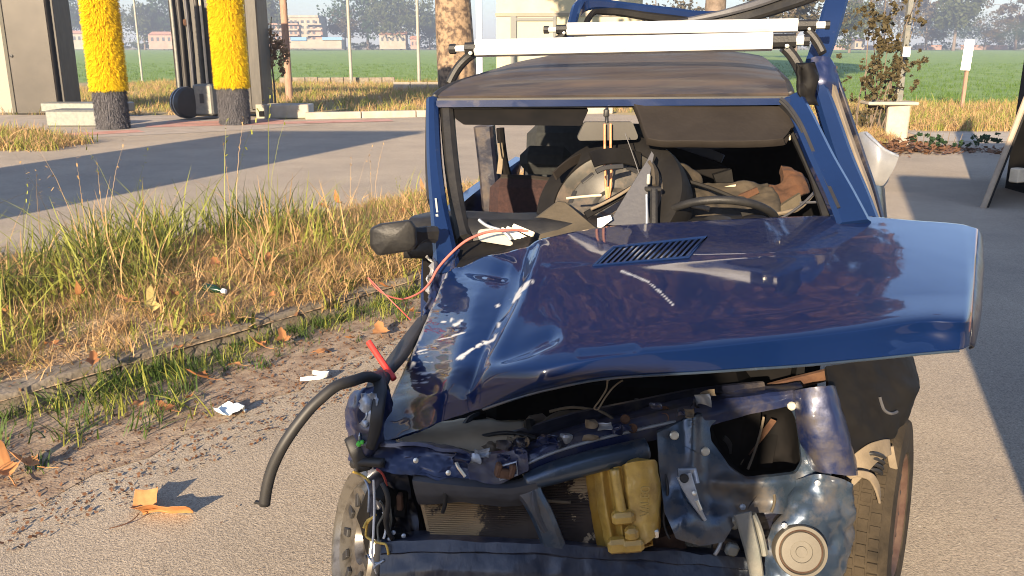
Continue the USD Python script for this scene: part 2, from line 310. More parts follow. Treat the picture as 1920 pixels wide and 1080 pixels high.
M['darksteel'] = mat('dark_wash_column', (.02,.018,.016), (.04,.036,.031), rough=.5, metal=.2, scale=2, bump=.002, stretch=(6,6,1))
M['bristle'] = leafmat('yellow_bristles', [(0,(.82,.62,.012)), (.5,(.90,.74,.02)), (1,(.93,.82,.05))], trans=.4, rough=.6)
M['skirt'] = leafmat('grey_brush_bristles', [(0,(.10,.095,.10)), (1,(.17,.16,.16))], trans=.1, rough=.7)
M['white'] = mat('white_sheet', (.82,.82,.80), rough=.5)
M['silver'] = mat('silver_grey_sheet', (.28,.28,.285), (.36,.36,.36), rough=.35, metal=.45, scale=3)
M['wood'] = mat('weathered_pole', (.22,.13,.09), (.32,.20,.14), rough=.9, scale=8, stretch=(5,5,.6))
M['thinpole'] = mat('grey_green_post', (.20,.20,.18), (.27,.26,.23), rough=.6, scale=4)
M['whitepole'] = mat('white_painted_pole', (.80,.79,.75), rough=.5)
M['barkplane'] = mat('mottled_plane_bark', (.065,.042,.028), (.24,.165,.10), rough=.9, scale=5, lo=.40, hi=.56, bump=.02, bscale=10)
M['seal_tan'] = mat('faded_seal', (.12,.10,.075), (.17,.14,.11), rough=.8, scale=9)
M['bark'] = mat('grey_brown_bark', (.10,.075,.055), (.17,.13,.10), rough=.95, scale=6, bump=.01, bscale=15)
M['brickpink'] = mat('pink_render', (.25,.15,.12), (.30,.20,.16), rough=.9, scale=.4, world=True)
M['palewall'] = mat('pale_render', (.22,.185,.15), (.27,.235,.19), rough=.9, scale=.4, world=True)
M['winglass'] = mat('dark_far_glass', (.05,.055,.065), rough=.15)
M['rooftile'] = mat('terracotta_tiles', (.36,.16,.10), (.45,.24,.16), rough=.9, scale=2, world=True)
M['bluewall'] = mat('blue_shed_wall', (.10,.20,.36), rough=.7)
M['leaf_plane'] = leafmat('plane_leaves', [(0,(.14,.066,.022)), (.35,(.22,.11,.035)), (.7,(.19,.13,.038)), (1,(.32,.17,.06))], trans=.4)
M['leaf_dark'] = leafmat('dark_green_leaves', [(0,(.022,.05,.018)), (.6,(.045,.085,.028)), (1,(.085,.125,.045))], trans=.3)
M['leaf_mid'] = leafmat('olive_green_leaves', [(0,(.06,.075,.025)), (.6,(.11,.125,.045)), (1,(.18,.17,.07))], trans=.35)
M['leaf_autumn'] = leafmat('thin_autumn_leaves', [(0,(.09,.07,.03)), (.5,(.17,.13,.055)), (.8,(.22,.15,.07)), (1,(.34,.17,.07))], trans=.35)
M['leaf_dry'] = leafmat('dry_tan_leaves', [(0,(.26,.16,.08)), (.6,(.42,.29,.15)), (1,(.30,.16,.07))], trans=.3)
M['fallen'] = leafmat('fallen_brown_leaf', [(0,(.15,.062,.026)), (.35,(.32,.14,.055)), (.7,(.44,.21,.085)), (1,(.52,.30,.13))], trans=.2, island=False)
M['fallen_bright'] = leafmat('fallen_orange_leaf', [(0,(.40,.17,.065)), (.5,(.58,.28,.11)), (1,(.66,.42,.20))], trans=.2, island=False)
M['fallen_yellow'] = leafmat('fallen_yellow_leaf', [(0,(.55,.42,.14)), (1,(.72,.60,.28))], trans=.2, island=False)
M['litter'] = leafmat('leaf_litter', [(0,(.14,.07,.035)), (.4,(.30,.17,.08)), (.75,(.42,.28,.15)), (.92,(.62,.52,.38)), (1,(.75,.7,.6))], trans=.1)
M['g_green'] = leafmat('green_grass', [(0,(.10,.12,.022)), (.5,(.19,.20,.04)), (1,(.36,.31,.085))], trans=.25)
M['g_gutter'] = leafmat('gutter_grass_blades', [(0,(.05,.085,.014)), (.6,(.10,.14,.025)), (1,(.22,.22,.06))], trans=.25)
M['g_crop'] = leafmat('crop_blades', [(0,(.08,.145,.02)), (.5,(.13,.20,.03)), (1,(.21,.27,.055))], trans=.3)
M['g_yellow'] = leafmat('yellow_green_grass', [(0,(.25,.26,.05)), (.5,(.43,.40,.10)), (1,(.60,.49,.19))], trans=.25)
M['g_straw'] = leafmat('straw_grass', [(0,(.40,.26,.12)), (.5,(.64,.47,.23)), (1,(.78,.64,.37))], trans=.22)
M['plasticbag'] = mat('pale_grey_film', (.52,.60,.62), (.7,.75,.76), rough=.25, scale=30)
M['paper'] = mat('white_paper', (.82,.80,.76), rough=.8)
M['greenbottle'] = mat('dark_green_glass', (.006,.03,.016), rough=.25)
M['truckblack'] = mat('black_truck_frame', (.008,.008,.008), (.014,.013,.012), rough=.7, spec=.15, scale=5)
M['trucktan'] = mat('scuffed_tan_edge', (.34,.27,.19), (.24,.19,.14), rough=.7, scale=6, metal=.2)
# ---------------------------------------------------------------- ground, roads, verge
def PY(u, Y, z=0.0):
    k = (EYE-z)/Y; c = (sp-k*cp)/(cp+k*sp); return P(u, 540-FPX*c, Y)
def VV(Y, z=0.0):
    k = (EYE-z)/Y; return 540-FPX*(sp-k*cp)/(cp+k*sp)
def sheet(pts, z, hole=None, edge=None):
    pg = Polygon(pts); v, f = trimesh.creation.triangulate_polygon(pg, engine='earcut')
    if edge: v3, f = trimesh.remesh.subdivide_to_size(np.column_stack([v, np.zeros(len(v))]), f, edge, max_iter=14); v = v3[:, :2]
    return np.column_stack([v, np.full(len(v), z)]), f
def wob(pts, step, amp, seed):
    r = np.random.default_rng(seed); out = []
    for a, b in zip(pts, pts[1:]+pts[:1]):
        a, b = np.array(a, float), np.array(b, float); L = np.linalg.norm(b-a); k = max(1, int(L/step))
        for i in range(k): out.append(a+(b-a)*i/k+r.normal(0, amp, 2))
    return out
struct('ground', sheet([(-900,-120),(900,-120),(900,1100),(-900,1100)], -.02), M['drygrass_ground'])
struct('green_field', sheet([(-600,41),(-12,40),(0,39.5),(6,30),(7.5,25),(14,23.5),(40,22),(600,60),(700,372),(-700,372)], -.012), M['field'])
struct('asphalt_yard', sheet([(-45,-30),(45,-30),(45,16.8),(20,16.6),(8.2,16.9),(6.2,18.2),(2,21.5),(-1.3,20.6),(-4.9,19.6),(-6.2,20.8),(-45,23)], -.004), M['asphalt'])
struct('wash_apron', sheet([(-9.6,14.2),(-4.9,17.2),(-4.1,18.2),(-4.8,19.4),(-6.1,20.5),(-14,21.2),(-14,14)], 0.0), M['apron'])
for a, b in (((-7.3,17.9),(-2.6,19.4)), ((-8.8,15.6),(-7.0,16.9)), ((-7.2,18.7),(-4.9,19.25))):
    a, b = np.array(a), np.array(b); d = (b-a)/np.linalg.norm(b-a); n = np.array([-d[1], d[0]])*.30
    struct('red_wash_line', sheet([a-n, b-n, b+n, a+n], .004), M['redpaint'])
struct('concrete_path', sheet(wob([(6.6,15.1),(30,14.6),(30,16.5),(7.0,16.6)], .6, .03, 3), 0.0), M['concrete'])
# the verge: a raised strip between the two pieces of asphalt, with a stone kerb and a dirty gutter
VO, VT, VN = np.array([-1.02,5.07]), np.array([.611,.791]), np.array([-.791,.611])
def vw(s): return 2.1+np.maximum(0, -s)*.55-np.maximum(0, s-9)*.05
def vpos(s, d): return VO+VT*s+VN*d
def vheight(x, y):
    q = np.stack([x, y, np.zeros_like(x)], -1); rel = np.stack([x, y], -1)-VO; d = rel@VN; s = rel@VT
    e = np.clip(d/.5, 0, 1)*np.clip((vw(s)-d)/.5, 0, 1)
    return .075+e*(.02+.10*meshkit.fbm(q*1.3, 3, 4)+.05*meshkit.fbm(q*7, 2, 9))
ss, dd = np.linspace(-6, 13.2, 190), np.linspace(0, 1, 26)
S, D = np.meshgrid(ss, dd, indexing='ij'); Dm = D*vw(S)
XY = VO+S[...,None]*VT+Dm[...,None]*VN
Z = vheight(XY[...,0], XY[...,1]); Z[:, -1] = -.03; Z[[0,-1]] = -.03
struct('grass_verge', (np.concatenate([XY, Z[...,None]], -1).reshape(-1,3), grid_faces(*S.shape)), M['soil'], smooth=True)
gut = [tuple(vpos(s, -.005)) for s in np.linspace(-5, 9, 50)]
rg = np.random.default_rng(5); gw = np.interp(np.linspace(9,-5,70), [-5,-3,-2,-1,0,2,9], [.85,.82,.78,.68,.52,.38,.3])
gut += [tuple(vpos(s, -w-.10*rg.random())) for s, w in zip(np.linspace(9,-5,70), gw)]
struct('dirty_gutter', sheet(gut, -.0015), M['dirt'])
kerb = thing('kerb', kind='structure')
r = np.random.default_rng(11); s = -5.6
while s < 8.5:
    L = r.uniform(.55,.95); p = vpos(s+L/2, .085)
    m = trimesh.creation.box([L-.012, .17, .25]); v, f = trimesh.remesh.subdivide_to_size(m.vertices, m.faces, .07, max_iter=10)
    v = v*[1,1,1]; hit = np.maximum(np.abs(v[:,1])/.085, 0)*(v[:,2] > .08); v[:,2] -= .018*(hit > .9); v[:,1] *= np.where(v[:,2] > .06, .9, 1)
    v += (meshkit.fbm(v*14+s*3, 3, 2)-.5)[:,None]*np.array([.01,.022,.03])
    v = v@rotz(math.atan2(VT[1], VT[0])+r.normal(0,.012)).T+np.array([*p, -.02+r.normal(0,.006)])
    part(kerb, 'kerb_stone', (v, f), M['kerbstone'], smooth=50); s += L
far_kerb = thing('far_kerb', kind='structure')
for a, b in (((-4.55,19.75),(-1.0,20.75)), ((-1.0,20.75),(2.4,21.6))):
    a, b = np.array(a), np.array(b); L = np.linalg.norm(b-a); k = int(L/1.1); d = (b-a)/L
    for i in range(k):
        part(far_kerb, 'kerb_stone', box([*(a+d*(i+.5)*L/k), .06], [L/k-.02, .18, .16], rotz(math.atan2(d[1], d[0])), .015), M['concrete'])

# ---------------------------------------------------------------- grass
def blade_tuft(n, h, spread, lean, width, seed, seg=4, head=False):
    r = np.random.default_rng(seed); vs, fs, k = [], [], 0
    for i in range(n):
        a = r.uniform(0, 2*np.pi); hh = h*r.uniform(.45,1.0); b0 = np.array([r.normal(0,spread), r.normal(0,spread), -.02])
        d = np.array([math.cos(a), math.sin(a), 0]); side = np.array([-d[1], d[0], 0]); ln = lean*r.uniform(.2,1.3); w = width*r.uniform(.6,1.2)
        t = np.linspace(0, 1, seg+1); c = b0+d*(hh*ln*t**2)[:,None]+np.array([0,0,1])*(hh*(t-.28*ln*t**2.6))[:,None]
        ww = (w*np.array([.75,1,.85,.6,.05])[:seg+1]/2 if seg == 4 else w*(1-t**2)/2+.0003)[:,None]
        v = np.concatenate([c-side*ww, c+side*ww]); q = np.arange(seg)
        vs.append(v); fs.append(np.stack([q, q+1, q+seg+2, q+seg+1], 1)+k); k += len(v)
        if head:
            top = c[-1]
            for j in range(7):
                p = c[-1]-(c[-1]-c[-3])*j/9*r.uniform(.8,1.2); o = r.normal(0,1,3); o[2] = abs(o[2]); o *= .022/np.linalg.norm(o)
                x = np.cross(o, [0,0,1]); x *= .0035/max(np.linalg.norm(x),1e-6)
                vs.append(np.array([p-x, p+x, p+o+x, p+o-x])); fs.append(np.array([[0,1,2,3]])+k); k += 4
    return np.vstack(vs), np.vstack(fs)
def instancer(name, protos, pos, scale, yaw, tilt=None, which=None, seed=0):
    r = np.random.default_rng(seed); n = len(pos)
    pi = UsdGeom.PointInstancer.Define(stage, f'/World/{numbered(root, name)}'); nd = Node(pi.GetPrim(), (0,0,0)); rel = pi.CreatePrototypesRel()
    for m, mt in protos: rel.AddTarget(part(nd, 'tuft', m, mt).path)
    pi.CreatePositionsAttr(Vt.Vec3fArray.FromNumpy(np.asarray(pos, np.float32)))
    pi.CreateScalesAttr(Vt.Vec3fArray.FromNumpy(np.repeat(np.asarray(scale, np.float32)[:,None], 3, 1)))
    t = np.zeros(n) if tilt is None else tilt; ta = r.uniform(0, 2*np.pi, n)
    q = [Gf.Quath(*(float(x) for x in (math.cos(y/2)*math.cos(a/2), math.cos(b)*math.sin(a/2), math.sin(b)*math.sin(a/2), math.sin(y/2)*math.cos(a/2)))).GetNormalized() for y, a, b in zip(yaw, t, ta)]
    pi.CreateOrientationsAttr(Vt.QuathArray(q))
    pi.CreateProtoIndicesAttr(Vt.IntArray.FromNumpy((r.integers(0, len(protos), n) if which is None else which).astype(np.int32)))
    tag(pi.GetPrim(), kind='stuff')
def scatter(n, s0, s1, d0, d1, seed, dens=None):
    r = np.random.default_rng(seed); s = r.uniform(s0, s1, n); t = r.uniform(0, 1, n); d = d0+(np.where(np.isnan(d1), vw(s)-.1, d1) if np.ndim(d1) else (vw(s)-.1 if d1 is None else d1)-d0)*t
    if dens is not None:
        k = r.random(n) < dens(s, d); s, d = s[k], d[k]
    xy = VO+s[:,None]*VT+d[:,None]*VN; return xy, s, d, r
xy, s, d, r = scatter(2900, -5, 2.8, .3, None, 21, lambda s, d: np.clip(.95-.42*(s+.7), .05, 1)*np.clip(2.6*(meshkit.fbm(np.stack([s*2.2, d*2.2, s*0], -1), 3, 3)-.33), 0, 1)*np.clip((d+.1)/.9,.15,1))
instancer('tall_verge_grass', [(blade_tuft(9, .50, .05, .85, .0095, i), M[('g_yellow','g_green','g_yellow','g_green','g_yellow','g_straw')[i]]) for i in range(6)],
          np.column_stack([xy, vheight(xy[:,0], xy[:,1])]), r.uniform(.3,1.1,len(xy))*np.where((d > .8) & (s < .8), 1.25, 1), r.uniform(0,6.28,len(xy)), np.abs(r.normal(0,.28,len(xy))), seed=1)
xy, s, d, r = scatter(900, -5, 9, .0, None, 28, lambda s, d: np.clip(2.4*(meshkit.fbm(np.stack([s*1.4+9, d*1.4, s*0], -1), 3, 6)-.36), 0, 1))
instancer('broad_weeds', [(blade_tuft(9, .20, .03, 1.3, .019, 140+i), M['g_green' if i % 2 else 'g_yellow']) for i in range(4)], np.column_stack([xy, vheight(xy[:,0], xy[:,1])]), r.uniform(.4,1.1,len(xy)), r.uniform(0,6.28,len(xy)), np.abs(r.normal(0,.25,len(xy))), seed=8)
xy, s, d, r = scatter(17000, -5, 12.5, .06, None, 22, lambda s, d: np.clip(.75+.25*s, .6, 1)*np.where(s > 6, .75, 1))
instancer('dry_verge_grass', [(blade_tuft(14, .17, .05, 1.15, .005, 30+i), M['g_straw' if i < 5 else 'g_yellow']) for i in range(6)],
          np.column_stack([xy, vheight(xy[:,0], xy[:,1])]), r.uniform(.45,1.25,len(xy)), r.uniform(0,6.28,len(xy)), np.abs(r.normal(0,.35,len(xy))), seed=2)
xy, s, d, r = scatter(3300, -5, 5.5, -.62, -.01, 23, lambda s, d: np.clip((d+.50)*2.4, np.where(s < -1.15, .35, 0), 1)*np.clip(2.6*(meshkit.fbm(np.stack([s*1.1+5, d*2.2, s*0], -1), 3, 8)-np.where(s < -1.15, .2, .39)), 0, 1))
instancer('gutter_grass', [(blade_tuft(12, .14, .03, .8, .005, 50+i), M['g_gutter' if i != 3 else 'g_yellow']) for i in range(4)],
          np.column_stack([xy, np.full(len(xy), .002)]), r.uniform(.4,1.1,len(xy))*np.where(s < -1.15, 1.5, 1), r.uniform(0,6.28,len(xy)), np.abs(r.normal(0,.3,len(xy))), seed=3)
r = np.random.default_rng(24)
stalks = [(150,4.6,1.05),(238,4.2,.75),(262,5.2,1.0),(120,5.0,.8),(178,4.9,1.1),(357,5.4,1.15),(430,5.2,1.2),(445,5.6,1.15),(512,6.1,1.2),(55,4.6,.8),(85,5.4,.85),(300,4.7,.7),(660,6.6,.85),(700,7.0,.8),(580,6.2,.7),(20,4.4,.7),(205,5.6,1.0),(405,4.9,.75),(745,7.4,.75)]
pos = np.array([PY(u, Y, .12)[:2] for u, Y, h in stalks])
instancer('tall_grass_stalks', [(blade_tuft(2, 1.0, .02, .22, .005, 70+i, head=True), M['g_yellow' if i != 1 else 'g_straw']) for i in range(3)],
          np.column_stack([pos, vheight(pos[:,0], pos[:,1])]), [h for *_, h in stalks], r.uniform(0,6.28,len(pos)), seed=4)
# rough dry grass beyond the yard, and the crop at the field's near edge
r = np.random.default_rng(25); n = 7000
xy = np.column_stack([r.uniform(-16, 6, n), r.uniform(20.9, 40, n)]); xy = xy[(xy[:,1] > 21.9+.0*xy[:,0]) | (xy[:,0] < -6)]
m = np.column_stack([r.uniform(5.2, 19, 5200), r.uniform(16.9, 24.5, 5200)]); m = m[(m[:,1] > 22.8-.3*(m[:,0]-5.2).clip(0,16)*1.0) | (m[:,0] > 7)]
m2 = np.column_stack([r.uniform(3.6, 6.6, 900), r.uniform(13.2, 18.5, 900)]); m2 = m2[(m2[:,1]-13.2) > (m2[:,0]-4.2)*1.5]
m3 = np.column_stack([r.uniform(-11, -7.0, 1500), r.uniform(13.2, 16.6, 1500)]); m3 = m3[m3[:,1] < 15.0-(m3[:,0]+7.2)*.75]; m3 = m3[m3[:,1] > 13.6-(m3[:,0]+7.0)*.05]
xy = np.vstack([xy, m, m2, m3])
instancer('rough_dry_grass', [(blade_tuft(12, .34, .10, .9, .014, 90+i), M[k]) for i, k in enumerate(('g_straw','g_yellow','g_straw','g_yellow','g_straw'))],
          np.column_stack([xy, np.full(len(xy), -.02)]), r.uniform(.4,1.15,len(xy)), r.uniform(0,6.28,len(xy)), np.abs(r.normal(0,.2,len(xy))), seed=5)
n = 9000; yy = 23+60*r.random(n)**1.7; xx = r.uniform(-.62, .62, n)*yy; k = (yy > 41) | (xx > 8.2); k &= ~((xx > 8) & (yy < 24.5-.02*xx))
instancer('field_crop', [(blade_tuft(10, .22, .12, .5, .016, 110+i), M['g_crop']) for i in range(3)],
          np.column_stack([xx[k], yy[k], np.full(k.sum(), -.012)]), r.uniform(.5,1.0,k.sum()), r.uniform(0,6.28,k.sum()), seed=6)

# ---------------------------------------------------------------- leaf litter and fallen leaves
def chips(n, posf, size, seed):
    r = np.random.default_rng(seed); p = posf(r, n); n = len(p); a = r.uniform(0, 2*np.pi, n); sz = size*r.uniform(.4,1.5,n)
    e1 = np.stack([np.cos(a), np.sin(a), r.normal(0,.35,n)], 1)*sz[:,None]; e2 = np.stack([-np.sin(a), np.cos(a), r.normal(0,.35,n)], 1)*(sz*r.uniform(.4,.9,n))[:,None]
    v = np.stack([p-e1, p-e2, p+e1, p+e2], 1).reshape(-1,3); return v, np.arange(4*n).reshape(n,4)
def litter_pos(r, n):
    s = r.uniform(-4, 6, n); wmax = np.interp(s, [-4,-2,-1,0,2,6], [1.1,1.08,1.0,.85,.6,.45]); d = -wmax*r.random(n)**.75*1.05
    xy = VO+s[:,None]*VT+d[:,None]*VN; return np.column_stack([xy, np.full(n, .004)])
struct('leaf_litter', chips(11000, litter_pos, .0075, 31), M['litter'], kind='stuff')
def litter2(r, n):
    s = r.uniform(-4, 12, n); d = r.random(n)*vw(s)*.97; xy = VO+s[:,None]*VT+d[:,None]*VN
    return np.column_stack([xy, vheight(xy[:,0], xy[:,1])+r.uniform(0,.03,n)])
struct('dry_leaf_crumbs', chips(7000, litter2, .014, 32), M['litter'], kind='stuff')
def litter3(r, n):
    q = np.array([5.95,13.75])+r.normal(0,1,(n,2))*[.75,.33]; return np.column_stack([q, np.abs(r.normal(.03,.06,n))*np.exp(-((q-[5.8,13.75])**2).sum(1)*1.1)+.008])
struct('leaf_heap', chips(900, litter3, .05, 33), M['litter'], kind='stuff')
def debris_pos(r, n):
    q = np.array([.1,1.9])+r.normal(0,1,(n,2))*[1.5,.9]; return np.column_stack([q, np.full(n, .003)])
struct('crash_crumbs', chips(420, debris_pos, .005, 34), M['litter'], kind='stuff')
def plane_leaf(curl, seed, fold=0.0):
    r = np.random.default_rng(seed); N = 40; th = np.linspace(0, 2*np.pi, N, endpoint=False)
    lob = np.array([.42+.58*max(0, math.cos(2.5*(t-math.pi/2)))**1.3 if abs(((t-math.pi/2+math.pi) % (2*math.pi))-math.pi) < 2.2 else .35 for t in th])*(1+.06*np.sin(17*th))
    rings = [0,.35,.7,1.0]; v = [[0,0,0]]
    for q in rings[1:]: v += [[q*l*math.cos(t), q*l*math.sin(t), 0] for t, l in zip(th, lob)]
    v = np.array(v); rr = np.hypot(v[:,0], v[:,1])
    v[:,2] = curl*rr**2*(1+.5*np.sin(3*np.arctan2(v[:,1], v[:,0])+seed))+.07*np.sin(5*v[:,0]+seed)*rr+fold*np.abs(v[:,0])*1.1
    if fold: v[:,0] *= (1-.35*fold)
    f = [[0, 1+j, 1+(j+1) % N] for j in range(N)]
    for k in range(2):
        a, b = 1+k*N, 1+(k+1)*N
        for j in range(N): f += [[a+j, b+j, b+(j+1) % N], [a+j, b+(j+1) % N, a+(j+1) % N]]
    st, sf = tube([[0,-.3,0],[.02,-.75,.05],[.0,-1.15,.16]], .022, 4)
    v *= .095; st = st*.095
    return np.vstack([v, st]), np.vstack([np.array(f), sf+len(v)])
UsdGeom.Scope.Define(stage, '/World/Looks/shapes')
protos = []
for i, (c, fo) in enumerate([(.35,0),(.55,.25),(.2,.5),(.75,.1),(-.3,.3)]):
    cl = stage.CreateClassPrim(f'/World/_class_leaf_{i}'); nd = Node(cl, (0,0,0)); protos.append((str(cl.GetPath()), nd))
    part(nd, 'blade', plane_leaf(c, i, fo), M['fallen'], smooth=True)
cl = stage.CreateClassPrim('/World/_class_leaf_y'); nd = Node(cl, (0,0,0)); part(nd, 'blade', plane_leaf(.4, 9, .2), M['fallen_yellow'], smooth=True); YEL = str(cl.GetPath())
def on_ground(u, v, verge):
    p = PZ(u, v, .012)
    if verge:
        for _ in range(4): p = PZ(u, v, float(vheight(p[:1], p[1:2])[0])+.05)
    return p
GA = 'dry brown plane leaves caught in the verge grass'; GB = 'dry brown plane leaves lying in the gutter along the kerb'
LV = [  # u, v, on the verge, proto, yaw, tilt, scale, label, group
 (14,893,0,3,40,(20,-15),1.15,'large orange-brown leaf at the left edge of the photo, curled over the gutter dirt',None),
 (58,884,0,1,100,(45,10),1.0,'upright folded brown leaf just right of the large leaf at the left edge',None),
 (532,645,0,1,20,(18,0),1.0,'rust-brown cupped leaf against the kerb stones, left of the crumpled white paper',None),
 (489,655,0,2,70,(35,25),.85,'narrow folded brown leaf leaning on the kerb beside the cupped rust-brown leaf',None),
 (602,664,0,4,-30,(10,-10),.85,'small brown leaf lying between the kerb and the crumpled white paper',None),
 (713,628,0,0,15,(22,5),1.15,'bright orange-tan leaf in the gutter just behind the red stick of the wreck',None),
 (380,718,0,2,110,(50,0),.95,'orange-tan leaf standing upright in the green gutter grass',None),
 (313,772,0,0,60,(12,12),.9,'small brown leaf lowest in the green gutter grass, above the plastic scrap',None),(262,762,0,4,10,(10,0),.75,'small tan leaf at the left end of the green gutter grass',None),(352,752,0,1,200,(10,-10),.6,'tiny curled leaf between the lowest gutter leaf and the upright orange-tan leaf',None),(445,690,0,4,80,(25,0),.6,'tiny leaf in the green gutter grass right of the upright orange-tan leaf',None),(770,590,0,3,80,(25,0),.8,'brown leaf against the crushed wing, at the end of the thin dangling wire',None),(660,640,0,2,140,(15,10),.6,'tiny folded leaf left of the bright leaf behind the red stick',None),
 (405,500,1,0,30,(25,15),1.0,'pinkish tan leaf lying left of the pair of orange leaves on the verge',None),
 (466,497,1,3,120,(35,-10),.95,'dark orange leaf, left one of the close pair on the verge',None),
 (503,496,1,1,10,(20,10),.95,'orange leaf, right one of the close pair on the verge',None),
 (610,392,1,0,50,(20,20),1.3,'large brown leaf at the far edge of the verge, left of its close twin',None),(636,386,1,3,160,(45,0),1.2,'large brown leaf at the far edge of the verge, right of its close twin',None),(175,688,1,2,20,(20,10),1.0,'brown leaf on the verge just above the kerb, left of the green gutter grass',None),(335,655,1,4,20,(10,0),.7,'small leaf at the kerb edge right below the pale yellow leaf',None),(240,570,1,0,80,(30,0),.8,'brown leaf directly left of the pale yellow leaf',None),(395,595,1,4,10,(15,10),.8,'flat tan leaf just below the green bottle',None),(8,593,1,1,100,(20,0),.9,'brown leaf at the left edge of the photo in the verge grass',None),(205,455,1,2,40,(30,0),.8,'leaf high in the green tall grass at the left of the verge',None),(725,545,1,1,140,(30,0),.8,'brown leaf in the straw below the black wing mirror',None),(870,415,1,3,60,(25,0),1.2,'middle leaf visible between the left windscreen pillar and its trim',None),(880,385,1,0,150,(25,10),1.2,'uppermost leaf seen through the left end of the missing windscreen',None),(865,440,1,1,20,(40,0),1.0,'lowest leaf visible between the left windscreen pillar and its trim',None),(100,650,1,4,60,(20,0),.8,'flat leaf near the left end of the kerb',None),(760,400,1,0,10,(10,0),1.1,'flat brown leaf just above the wing mirror',None),(690,420,1,4,90,(25,0),.9,'flat leaf at the upper left of the wing mirror',None),(560,470,1,2,50,(20,0),.7,'small folded leaf right of the pair of orange leaves on the verge',None),(795,360,1,3,30,(20,0),1.1,'cupped leaf beside the left windscreen pillar, above the wing mirror',None),(330,560,1,1,70,(30,0),.7,'small leaf between the pale yellow leaf and the green bottle',None),(510,560,1,0,10,(20,0),.6,'small leaf in the straw below the pair of orange leaves',None),(150,560,1,3,200,(30,0),.8,'cupped brown leaf among green blades at the left, above the kerb end',None),
]
LN = {GA: 'dry brown plane leaf caught in the grass of the verge', GB: 'small dry brown leaf lying in the dirty gutter along the kerb'}
for i, (u, v, vg, pr, yaw, (tx, ty), sc, lab, grp) in enumerate(LV):
    p = on_ground(u, v, vg); copy_of(protos[pr][0], 'fallen_leaf', lab or LN[grp], 'leaf', grp, p+[0,0,.012+.02*abs(math.sin(math.radians(tx)))], (tx*.4,ty*.5,yaw), sc*(.82 if vg else .9)*(1 if i != 0 else 1.15))
p = on_ground(285, 582, 1); copy_of(YEL, 'fallen_leaf', 'pale yellow leaf lying deep in the verge grass', 'leaf', None, p+[0,0,.02], (25,10,30), 1.1)
# the big curled leaf alone on the asphalt: a rolled blade and a cupped lobe
g = np.zeros((7,9,3)); b0 = PZ(262, 972, 0.0); 
for i in range(7):
    for j in range(9):
        t = i/6; w = j/8; a = (t-.15)*3.4
        g[i,j] = b0+np.array([.0+.17*w, .012*math.sin(w*5)+.028*math.cos(a)+.02*w, .026+.026*math.sin(a-1.3)+.004*math.sin(9*w)])
g2 = np.zeros((6,6,3))
for i in range(6):
    for j in range(6):
        t, w = i/5, j/5; g2[i,j] = b0+np.array([-.04+.085*w-.02*t, .02+.10*t-.01*w, .004+.055*abs(t-.35)+.03*(w-.5)**2+.012*t*w])
st = tube([b0+np.array([.0,.0,.02]), b0+np.array([-.02,-.04,.008]), b0+np.array([-.07,-.075,.006])], .0022, 5, 8)
lf = thing('curled_leaf', 'large rolled orange-brown plane leaf lying alone on the open asphalt', 'leaf', b0)
part(lf, 'blade', cat([surf(g, 18, 20, .0015, .003, 40), surf(g2, 14, 14, .0015, .004, 40)]), M['fallen_bright'], smooth=True); part(lf, 'stalk', st, M['rust'])

# litter
p = on_ground(430, 771, 0)
single('plastic_scrap', surf([[p+np.array([x*.065-.0, y*.035, .012+.018*math.sin(3*x+2*y)+.008*math.cos(5*y)]) for x in np.linspace(-1,1,6)] for y in np.linspace(-1,1,5)], 20, 26, .0008, .012, 30), M['plasticbag'], 'crumpled pale grey plastic scrap at the edge of the gutter dirt', 'plastic scrap', smooth=True)
p = on_ground(595, 711, 0)
single('paper_scrap', strap([p+np.array([-.075,-.025,.01]), p+np.array([.0,-.035,.02]), p+np.array([.05,.02,.02]), p+np.array([.012,.05,.012]), p+np.array([-.03,.04,.02])], .02, .0015, (0.2,.6,.7), 20), M['paper'], 'thin bent strip of white paper in the gutter above the black hose', 'paper strip')
p = on_ground(395, 545, 1)
b = thing('broken_bottle', 'dark green bottle with a white cap half hidden in the verge grass', 'bottle', p)
part(b, 'body', lathe([(0,0),(.022,.002),(.024,.02),(.024,.08),(.010,.11),(.010,.13),(0,.13)], p+np.array([-.05,.03,.015]), (.9,-.3,-.1), 14), M['greenbottle'], smooth=True)
part(b, 'cap', lathe([(0,0),(.014,.001),(.014,.025),(0,.026)], p+np.array([.068,-.01,.003]), (.9,-.3,-.1), 12), M['white'])

# ---------------------------------------------------------------- trees
def crown_mesh(n, c, rad, size, clumps, seed, floor=-1.0, clump_r=.30):
    r = np.random.default_rng(seed); c, rad = np.array(c, float), np.array(rad, float)
    d = r.normal(0,1,(clumps,3)); d /= np.linalg.norm(d, axis=1, keepdims=True); d[:,2] = np.maximum(d[:,2], floor*r.random(clumps))
    cc = d*(r.random(clumps)**.5)[:,None]
    k = r.integers(0, clumps, n); cr = clump_r*r.uniform(.5,1.2,clumps)
    off = r.normal(0,1,(n,3)); off /= np.linalg.norm(off, axis=1, keepdims=True); off *= (r.random(n)**.45*cr[k])[:,None]
    p = c+(cc[k]+off)*rad; sz = size*r.uniform(.5,1.3,n)
    e1 = r.normal(0,1,(n,3)); e1 /= np.linalg.norm(e1, axis=1, keepdims=True); e2 = np.cross(e1, r.normal(0,1,(n,3))); e2 /= np.linalg.norm(e2, axis=1, keepdims=True)
    e1 *= sz[:,None]*.5; e2 *= (sz*r.uniform(.5,.9,n))[:,None]*.5
    v = np.stack([p-e1, p-e2, p+e1, p+e2], 1).reshape(-1,3)
    return (v, np.arange(4*n).reshape(n,4)), c+cc*rad
